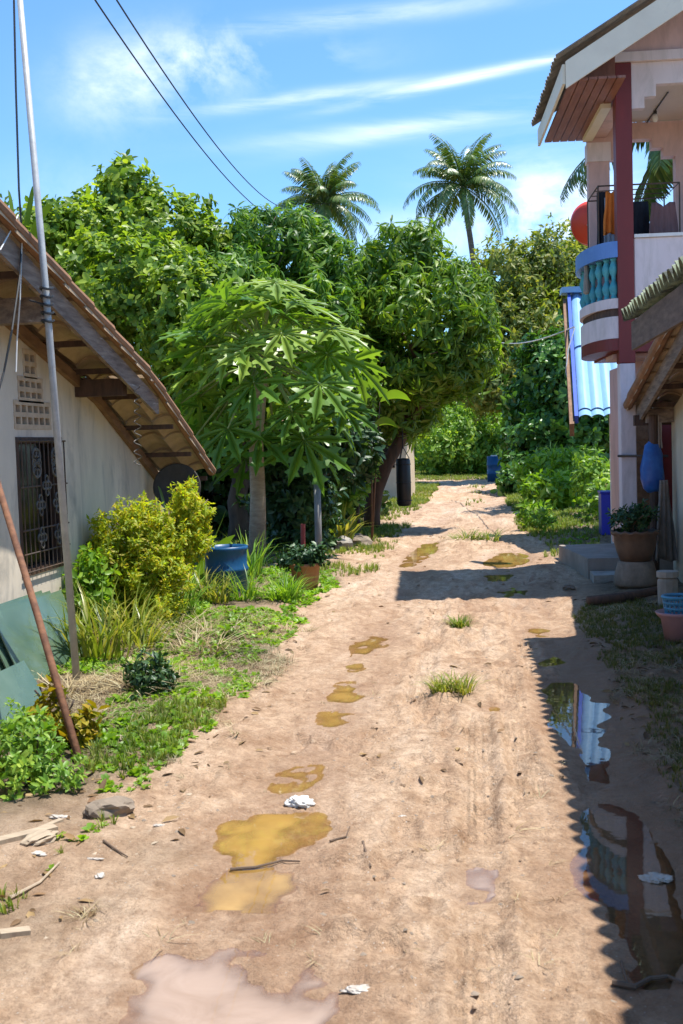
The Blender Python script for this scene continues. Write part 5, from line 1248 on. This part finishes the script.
for k in range(6):
    yy = YC0 + .15 + (cv1[1] - YC0 - .25) * k / 5; z = zcr(yy) - .105; MB().box(XV + .14 - hc[0], XC + .3 - hc[0], yy - .022 - hc[1], yy + .022 - hc[1], z - .05, z).build('purlin', 'darkwood', ct)
for yy, hh in ((YC0 + .12, .14), (ycw - .1, .13)):
    MB().box(XV + .15 - hc[0], XC - .004 - hc[0], yy - .06 - hc[1], yy + .06 - hc[1], zcr(yy) - .17 - hh, zcr(yy) - .165).build('beam', 'oldwood', ct)
MB().box(XV + .05 - hc[0], 5 - hc[0], ycw + .02 - hc[1], ycw + .12 - hc[1], zcr(ycw) - .30, zcr(ycw) - .19).build('beam', 'darkwood', ct)
# lean-to with the scalloped eave that throws the toothed shadow
XE, ZE = 1.17, 2.45; YE = 8.85
lsl = .30
tile_roof('lean_to_roof', lc((3.4, YE, ZE + (3.4 - XE) * lsl)), (0, -1, 0), (-1, 0, -lsl), YE + 4.0, (3.4 - XE) * math.hypot(1, lsl), .9, .135, .042, .010, 'moss', ct, per_wave=8)
fb = MB().box(XE + .05 - hc[0], XE + .08 - hc[0], -4 - hc[1], YE - .05 - hc[1], ZE - .24, ZE - .025); fb.build('eave_fascia', 'browneave', ct)
for k in range(7):
    yy = YE - .1 - k * 1.6
    m = MB().prism([(XE + .083 - hc[0], ZE - .03), (3.3 - hc[0], ZE - .05 + (3.3 - XE) * lsl), (3.3 - hc[0], ZE - .15 + (3.3 - XE) * lsl), (XE + .083 - hc[0], ZE - .13)], 1, yy - .03 - hc[1], yy + .03 - hc[1]); fixn(m.build('rafter', 'wood', ct))
for px, pz in ((1.86, 11.2),):
    b = at(655, 560, 11.6); m = MB().tube([lc((b[0], b[1], -.05)), lc((b[0], b[1], zcr(ycw) - .2))], .045, 10); m.build('post', 'darkwood', ct)

# rail with a blue bag, clothes, pots
ra1 = at(618, 456, 12.0); ra2 = at(668, 456, 11.7); single(MB().tube([ra1, ra2], .014, 8), 'hanging_rail', 'iron', ra1, 'dark rail running under the cottage eave with the blue bag', 'rail')
bc = at(652, 442, 11.6); m = MB(); h = .52
m.rings([[(r * 1.0 * math.cos(a) * (1 + .08 * math.sin(3 * a + z * 9)), r * .7 * math.sin(a), -z * h) for a in np.linspace(0, 2 * PI, 16, endpoint=False)] for r, z in ((.015, -.12), (.03, -.02), (.075, .06), (.10, .25), (.115, .5), (.12, .72), (.10, .92), (.05, 1.0))])
root = empty('blue_bag', bc, 'blue plastic bag hanging from the dark rail', 'bag')
fixn(m.build('body', 'bagblue', root, True)); MB().tube([(0, 0, .05), (.02, 0, .14), (0, 0, .2)], .008, 6).build('handle', 'bagblue', root)
cl = at(663, 478, 11.2); cloth('coat', at(664, 480, 11.5), (1, .5, 0), .27, .82, 'coatcloth', 'long beige coat hanging on the dark post by the cream wall', .62, 9, waves=3, amp=.04)
cloth('rag', at(657, 415, 11.6), (1, .2, 0), .10, .35, 'beigecloth', 'pale rag strip hung under the cottage beam', .2, 11, cat='rag')
# flower pot on an upturned pot
pb_ = gp(636, 591); zb_ = gz(pb_[0], pb_[1])
m = MB().lathe([(.21, 0), (.22, .03), (.205, .12), (.175, .23), (.16, .245), (0, .245)], seg=28); o = fixn(m.build('upturned_pot', 'stone', None, True, label='grey concrete pot standing upside down under the brown flowerpot', cat='pot')); o.location = (pb_[0], pb_[1], zb_)
root = empty('potted_plant', (pb_[0], pb_[1], zb_ + .247), 'brown glazed pot with scalloped rim holding a leafy plant', 'pot plant')
n = 40; m = MB(); prof = [(.15, 0), (.18, .08), (.205, .18), (.21, .25), (.235, .275), (.24, .30), (.215, .30), (.2, .24), (0, .23)]
m.rings([[(r * math.cos(a), r * math.sin(a), z + (.012 * math.sin(a * 14) if .26 < z < .31 and r > .22 else 0)) for a in np.linspace(0, 2 * PI, 56, endpoint=False)] for r, z in prof]); fixn(m.build('pot', 'brownpot', root, True))
lb = [(np.array([-.05, 0, .40]), np.array([.17, .17, .11])), (np.array([.09, 0, .43]), np.array([.13, .15, .12])), (np.array([-.14, -.05, .34]), np.array([.12, .12, .07]))]
V, Fc = crown_mesh([(c + np.array([0, 0, .35]), r) for c, r in lb], 330, T_LANCE, .07, jitter=.3); mesh_from('leaves', V - [0, 0, .35], Fc, 'bluish', root)
m = MB()
for k in range(9): m.tube([(0, 0, .22), (.05 * math.cos(k), .05 * math.sin(k), .34), (.16 * math.cos(k * 1.7), .16 * math.sin(k * 1.7), .46)], .006, 5)
m.build('stems', 'twig', root)
# concrete steps
s0 = np.array(gp(588, 580)); s1 = np.array(gp(559, 564)); 
m = MB(); hS = .235
c_ = [s0[:2], s1[:2], np.array([2.15, s1[1] + .15]), np.array([2.15, s0[1] + .05])]
single(MB().rings([[(p[0], p[1], -.05) for p in c_], [(p[0], p[1], hS - .015) for p in c_], [(p[0] * .995 + .008, p[1], hS) for p in c_]]), 'concrete_step', 'slab', (s0[0], s0[1], 0), 'large flat concrete landing in front of the balcony house', 'step')
c_ = [s0[:2] + [.02, -.03], s0[:2] + [.02, -.42], np.array([1.75, s0[1] - .36]), np.array([1.75, s0[1] - .01])]
single(MB().rings([[(p[0], p[1], -.05) for p in c_], [(p[0], p[1], .09) for p in c_], [(p[0] * .997 + .004, p[1], .10) for p in c_]]), 'concrete_step', 'concrete', (s0[0], s0[1] - .2, 0), 'lower mossy concrete step below the landing', 'step')
bb = at(628, 548, 12.3); single(MB().box(bb[0] - .1, bb[0] + .1, bb[1] - .08, bb[1] + .08, hS + .002, hS + .14, .008), 'concrete_block', 'concrete', bb, 'small concrete block on the landing behind the flowerpot', 'block')
# stone stub, log, basin with basket
cb = gp(668, 612); single(MB().lathe([(.085, -.05), (.088, .28), (.075, .30), (.095, .31), (.095, .36), (.0, .37)], (cb[0], cb[1], 0), 10), 'concrete_stub', 'concrete', (cb[0], cb[1], 0), 'stained concrete stub at the corner of the cream wall', 'stub')
lg = [gp(588, 601, .06), gp(620, 598, .07), gp(660, 592, .07)]; single(MB().tube(lg, [.045, .05, .05], 10), 'log', 'darkwood', lg[0], 'dark log lying in front of the upturned pot', 'log', smooth=True)
l2 = [gp(634, 580, .16), gp(648, 574, .18), gp(662, 573, .18)]
bs = gp(679, 648); zb_ = gz(bs[0], bs[1])
root = empty('plastic_basin', (bs[0], bs[1], zb_), 'dusty pink plastic basin at the foot of the cottage wall', 'basin')
fixn(MB().lathe([(.10, 0), (.125, .16), (.155, .19), (.165, .21), (.155, .215), (.14, .19), (.115, .17), (.09, .02), (0, .02)], seg=30).build('body', 'pinkplastic', root, True))
m = MB()
for k in range(18):
    a = 2 * PI * k / 18; m.tube([(.085 * math.cos(a), .085 * math.sin(a), 0), (.11 * math.cos(a + .12), .11 * math.sin(a + .12), .16)], .0065, 5)
for z, r in ((.0, .085), (.04, .091), (.08, .098), (.12, .104), (.16, .11)): m.tube([(r * math.cos(a), r * math.sin(a), z) for a in np.linspace(0, 2 * PI, 25)], .008 if z < .15 else .013, 6)
bk = m.build('blue_basket', 'basket', None, label='openwork blue plastic basket sitting inside the pink basin', cat='basket'); bk.location = (bs[0], bs[1], zb_ + .16)

# ================================================================== verge things on the papaya side
db = gp(222, 606); zb_ = gz(db[0], db[1]); db[1] += .25
root = empty('water_drum', (db[0], db[1], zb_), 'open blue plastic drum standing under the papaya plant', 'drum')
fixn(MB().lathe([(.195, 0), (.205, .02), (.21, .24), (.222, .255), (.222, .28), (.21, .295), (.212, .45), (.226, .47), (.222, .50), (.205, .50), (.198, .45), (.19, .1), (0, .1)], seg=36).build('body', 'drum', root, True))
MB().lathe([(.197, .42), (0, .421)], seg=30, caps=False).build('water', 'brown_water', root)
# grey post
gb_ = gp(319, 566); single(MB().tube([gb_ - [0, 0, .1], at(317, 482, float(gb_[1]))], .045, 12), 'fence_post', 'greypost', gb_, 'plain grey post standing beside the terracotta pot', 'post', smooth=True)
single(MB().tube([gp(303, 570), at(303, 524, float(gp(303, 570)[1]))], .03, 8), 'red_stake', 'red', gp(303, 570), 'short red stake behind the terracotta pot', 'stake')
tp = gp(306, 592); zb_ = gz(tp[0], tp[1])
root = empty('potted_plant', (tp[0], tp[1], zb_), 'terracotta pot with small trailing plant beside the grey post', 'pot plant')
fixn(MB().lathe([(.12, 0), (.14, .1), (.155, .24), (.17, .245), (.17, .285), (.15, .285), (.14, .24), (0, .235)], seg=28).build('pot', 'clay', root, True))
V, Fc = crown_mesh([(np.array([0, 0, .68]), np.array([.19, .19, .10])), (np.array([-.12, -.05, .64]), np.array([.13, .13, .08]))], 420, T_ROUND, .05, jitter=.3); mesh_from('leaves', V - [0, 0, .35], Fc, 'bluish', root)
# stones
def stone(px, py, sx, sy, sz, seed, label, Y_=None, name='stone', mat='stone', group=None):
    b = gp(px, py); r = np.random.default_rng(seed); import bmesh
    bm = bmesh.new(); bmesh.ops.create_icosphere(bm, subdivisions=3, radius=1)
    for v in bm.verts:
        p = np.array(v.co); q = p * 1.7 + seed
        k = 1 + .28 * float(fbm(np.array([q[0] + q[2]]), np.array([q[1] - q[2] * .6]), seed, 3)[0]); p = np.sign(p) * np.abs(p) ** .8 * k
        v.co = (p[0] * sx, p[1] * sy, p[2] * sz + sz * .55)
    me = bpy.data.meshes.new(name); bm.to_mesh(me); bm.free(); me.materials.append(MT[mat])
    o = bpy.data.objects.new(name, me); o.location = (b[0], b[1], gz(b[0], b[1])); o.rotation_euler = (0, 0, r.uniform(0, 6)); link(o, None, label, 'stone', group); return o
stone(112, 818, .10, .07, .035, 3, 'flat grey rock at the edge of the corner bush')
stone(358, 548, .22, .18, .11, 5, 'pale boulder beside the spiky pandan plant')
stone(342, 552, .16, .14, .12, 8, 'dark mossy stone next to the pale boulder', mat='concrete')
stone(570, 590, .08, .06, .03, 12, 'small flat stone at the foot of the landing')
stone(40, 850, .07, .05, .02, 15, 'small pale stone among the straw below the corner bush', mat='plank')
stone(120, 752, .03, .025, .012, 18, 'tiny stone on the grassy patch', mat='plank')
stone(436, 462, .3, .3, .2, 22, 'far stone at the bend', mat='stone') if False else None
# crumpled white rag by the puddle and bits of litter
def crumple(px, py, sx, sy, sz, seed, label, name='white_rag', mat='whitecloth', cat='rag', group=None):
    b = gp(px, py); import bmesh
    bm = bmesh.new(); bmesh.ops.create_icosphere(bm, subdivisions=4, radius=1)
    for v in bm.verts:
        p = np.array(v.co); q = p * 2.6 + seed
        k = 1 + .55 * float(fbm(np.array([q[0] + .7 * q[2]]), np.array([q[1] - q[2]]), seed, 4)[0])
        v.co = (p[0] * sx * k, p[1] * sy * k, (p[2] * k * .8 + .6) * sz)
    me = bpy.data.meshes.new(name); bm.to_mesh(me); bm.free(); me.materials.append(MT[mat])
    for p_ in me.polygons: p_.use_smooth = True
    o = bpy.data.objects.new(name, me); o.location = (b[0], b[1], max(gz(b[0], b[1]), WL)); link(o, None, label, cat, group); return o
crumple(298, 804, .055, .04, .022, 4, 'crumpled white rag at the head of the big ochre puddle')
crumple(658, 876, .045, .035, .010, 9, 'pale crumpled plastic floating in the large shaded puddle', 'plastic_scrap', 'plastic_white', 'litter')
SCR = [((403, 817), 'white scrap in the middle of the sunlit track'), ((358, 990), 'white scrap at the end of the muddy wheel track'), 
       ((36, 862), 'white scrap by the planks'), ((160, 832), 'white plastic scrap on the bare edge of the verge'), ((100, 883), 'small white scrap on the bare mud'), ((60, 826), 'white flower-like scrap under the corner bush'), ((95, 866), 'torn white plastic scrap by a stick')]
for i, ((x, y_), lab) in enumerate(SCR):
    crumple(x, y_, .014 + .008 * (i * 7 % 4), .008 + .006 * (i * 5 % 3), .0035 + .002 * (i % 3), 20 + i * 3.7, lab, 'litter_scrap', 'plastic_white', 'litter', 'white scraps on the ground')
# planks and sticks
def plank(pxa, pya, pxb, pyb, w, h, label, mat='plank', name='plank', cat='plank', group=None):
    a = gp(pxa, pya); b = gp(pxb, pyb); a[2] = gz(a[0], a[1]) + h * .2; b[2] = gz(b[0], b[1]) + h * .2
    return single(MB().bar(a, b, w, h), name, mat, a, label, cat, group)
plank(-20, 858, 56, 838, .05, .02, 'pale plank lying under the corner bush', group='planks on the verge')
plank(0, 940, 30, 934, .04, .02, 'short pale plank at the bottom edge of the verge', group='planks on the verge')
plank(20, 846, 62, 829, .025, .015, 'narrow pale plank beside the rock', group='planks on the verge')
plank(541, 489, 566, 496, .10, .06, 'grey timber lying in the bright verge weeds', 'oldwood', group='timbers on the verge')
plank(545, 497, 572, 491, .09, .06, 'grey timber crossing the other one in the weeds', 'oldwood', group='timbers on the verge')
def stick(pts, r, label, mat='twig'):
    q = [gp(*p) for p in pts]
    for p in q: p[2] = max(gz(p[0], p[1]), WL) + r * 1.2
    return single(MB().tube(q, taper(len(q), r, r * .5), 6), 'stick', mat, q[0], label, 'stick', 'sticks on the ground')
stick([(230, 868), (255, 866), (282, 861), (300, 862)], .006, 'dark twig across the big ochre puddle')
stick([(363, 846), (366, 858), (371, 870)], .006, 'short twig standing in the lumpy mud')
stick([(612, 985), (635, 988), (650, 978), (668, 976), (683, 984)], .009, 'forked dark stick at the end of the large shaded puddle')
stick([(621, 960), (628, 984)], .005, 'thin twig beside the forked dark stick')
stick([(330, 842), (346, 838), (350, 828)], .005, 'curved twig at the puddle edge')
stick([(10, 905), (40, 888), (60, 872)], .007, 'pale stick beside the planks', 'plank')
stick([(170, 720), (205, 718)], .006, 'reddish stick on the straw by the dark bush', 'rust')
stick([(60, 700), (85, 730), (75, 752)], .008, 'crooked stick beside the variegated shrub')
stick([(104, 852), (118, 858), (128, 862)], .005, 'small forked twig on the bare mud')
# punching bag
pbg = at(403, 458, 19.3); root = empty('punching_bag', pbg - np.array([0, 0, .85]), 'black punching bag hanging from the leaning mango tree', 'punching bag')
fixn(MB().lathe([(.0, 0), (.10, .01), (.125, .05), (.128, .42), (.125, .80), (.11, .84), (0, .85)], seg=24).build('body', 'bagblack', root, True))
m = MB()
for a in (0, 2.09, 4.19): m.tube([(.11 * math.cos(a), .11 * math.sin(a), .84), (0, 0, 1.05)], .008, 5)
m.tube([(0, 0, 1.05), (0, 0, 1.75)], .012, 6)
m.build('strap', 'bagblack', root)
for z in (.10, .42, .74): MB().tube([(.131 * math.cos(a), .131 * math.sin(a), z) for a in np.linspace(0, 2 * PI, 25)], .008, 5).build('band', 'cable', root)
# distant house behind the mango trunk, drum on the far verge
hb_ = at(392, 500, 29); root = empty('distant_house', (hb_[0] - 1.9, hb_[1], 0), 'pale walled house half hidden behind the leaning mango trunk', 'house')
MB().box(-3, 2.3, 0, 4, -.1, 2.0).build('wall', 'yellowwall', root)
MB().box(1.4, 2.0, -.02, .0, .9, 1.6).build('window', 'void', root)
m = MB().prism([(-.5, 1.9), (2, 2.75), (4.5, 1.9), (4.5, 1.98), (2, 2.84), (-.5, 1.98)], 0, -3.4, 2.6); fixn(m.build('roof', 'tile', root))
fd = at(495, 472, 41); root = empty('water_drum', (fd[0], fd[1], 0), 'small blue drum far off at the end of the track', 'drum')
fixn(MB().lathe([(.28, .0), (.29, .3), (.31, .32), (.29, .34), (.29, .62), (.31, .64), (.29, .66), (.28, .95), (0, .95)], seg=20).build('body', 'drum', root, True))
MB().lathe([(.15, .952), (.15, .99), (0, .99)], seg=16).build('lid', 'white', root)

# ================================================================== sky and sun
w = bpy.data.worlds.new('World'); scene.world = w; w.use_nodes = True; nt = w.node_tree; nt.nodes.clear()
SUN = np.array([0.32, 0.08, 1.0]); SUN /= np.linalg.norm(SUN)
el = math.asin(SUN[2]); az = math.atan2(SUN[0], SUN[1])
sky = N(nt, 'ShaderNodeTexSky'); sky.sky_type = 'NISHITA'; sky.sun_disc = False; sky.sun_elevation = el; sky.sun_rotation = az
sky.air_density = 1.0; sky.dust_density = 0.6; sky.ozone_density = 2.0; sky.altitude = 0
bg = N(nt, 'ShaderNodeBackground', Strength=0.14); ow = nt.nodes.new('ShaderNodeOutputWorld'); L(nt, bg.outputs[0], ow.inputs[0])
tc = nt.nodes.new('ShaderNodeTexCoord'); G = tc.outputs['Generated']
def math_(op, a, b=None):
    n = nt.nodes.new('ShaderNodeMath'); n.operation = op
    for i, v in enumerate((a, b)):
        if v is None: continue
        if hasattr(v, 'is_linked'): L(nt, v, n.inputs[i])
        else: n.inputs[i].default_value = v
    return n.outputs[0]
def blob(px, py, wx, wy, tilt=0.0):
    """soft window of the sky around a direction, in the tangent frame of that direction"""
    d = unit(ray(px, py)); rt = unit(np.cross(d, [0, 0, 1.0])); up = np.cross(rt, d)
    c, s = math.cos(tilt), math.sin(tilt); rt, up = rt * c + up * s, up * c - rt * s
    def dot(v, k):
        n = nt.nodes.new('ShaderNodeVectorMath'); n.operation = 'DOT_PRODUCT'; L(nt, G, n.inputs[0]); n.inputs[1].default_value = tuple(v)
        return math_('MULTIPLY', n.outputs['Value'], k)
    a = dot(rt, F / wx); b = dot(up, F / wy)
    r2 = math_('ADD', math_('MULTIPLY', a, a), math_('MULTIPLY', b, b))
    return math_('POWER', 2.718, math_('MULTIPLY', r2, -1.0))
def cnoise(sc, scale, detail=8, rough=.6, dist=.4, lo_=.4, hi_=.7, rot=0.0):
    mp = nt.nodes.new('ShaderNodeMapping'); mp.inputs['Scale'].default_value = sc; mp.inputs['Rotation'].default_value = (0, rot, 0); L(nt, G, mp.inputs['Vector'])
    f = noise(nt, mp.outputs['Vector'], scale, detail, rough, dist); r = ramp(nt, [(lo_, (0, 0, 0)), (hi_, (1, 1, 1))]); L(nt, f, r.inputs['Fac']); return r.outputs['Color']
puff = cnoise((1, 1, 1.3), 7.0, 10, .62, .3, .40, .66)
wisp = cnoise((1.0, 1, 6.0), 4.5, 10, .62, .6, .36, .68, math.radians(-8))
tot = None
for f, ms in ((puff, [(205, 60, 60, 26, 0, .9), (120, 85, 50, 34, 0.2, .8), (320, 55, 60, 18, 0, .35), (560, 200, 60, 34, 0, 1.0), (520, 235, 50, 24, 0, .9), (400, 235, 120, 22, 0, .35), (60, 190, 60, 30, 0, .2)]),
              (wisp, [(450, 82, 95, 5, .15, .9), (540, 62, 40, 4, .12, .6), (300, 98, 110, 6, .1, .6), (450, 118, 120, 8, .15, .4), (390, 130, 120, 8, .05, .6), (370, 15, 120, 8, .06, .6), (540, 190, 90, 40, 0, .6)])):
    for (px, py, wx, wy, tl, k) in ms:
        v = math_('MULTIPLY', math_('MULTIPLY', blob(px, py, wx, wy, tl), f), k); tot = v if tot is None else math_('ADD', tot, v)
cl_ = nt.nodes.new('ShaderNodeClamp'); L(nt, tot, cl_.inputs[0])
skyc = mixc(nt, 1.0, sky.outputs['Color'], (0.52, 0.77, 0.98), 'MULTIPLY')
col = mixc(nt, cl_.outputs[0], skyc, (5.6, 5.9, 6.3))
L(nt, col, bg.inputs['Color'])
sd_ = bpy.data.lights.new('sun', 'SUN'); sd_.energy = 4.1; sd_.angle = math.radians(0.53); sd_.color = (1.0, 0.96, 0.89)
so = bpy.data.objects.new('sun', sd_); COL.objects.link(so); so.rotation_euler = Vector(SUN).to_track_quat('Z', 'Y').to_euler(); so.location = (5, 0, 20)
scene.view_settings.view_transform = 'Standard'; scene.view_settings.look = 'None'; scene.view_settings.exposure = 0.96; scene.view_settings.gamma = 1.0
scene.render.engine = 'CYCLES'
scene.cycles.max_bounces = 8; scene.cycles.transmission_bounces = 4; scene.cycles.use_denoising = True; scene.cycles.sample_clamp_indirect = 8
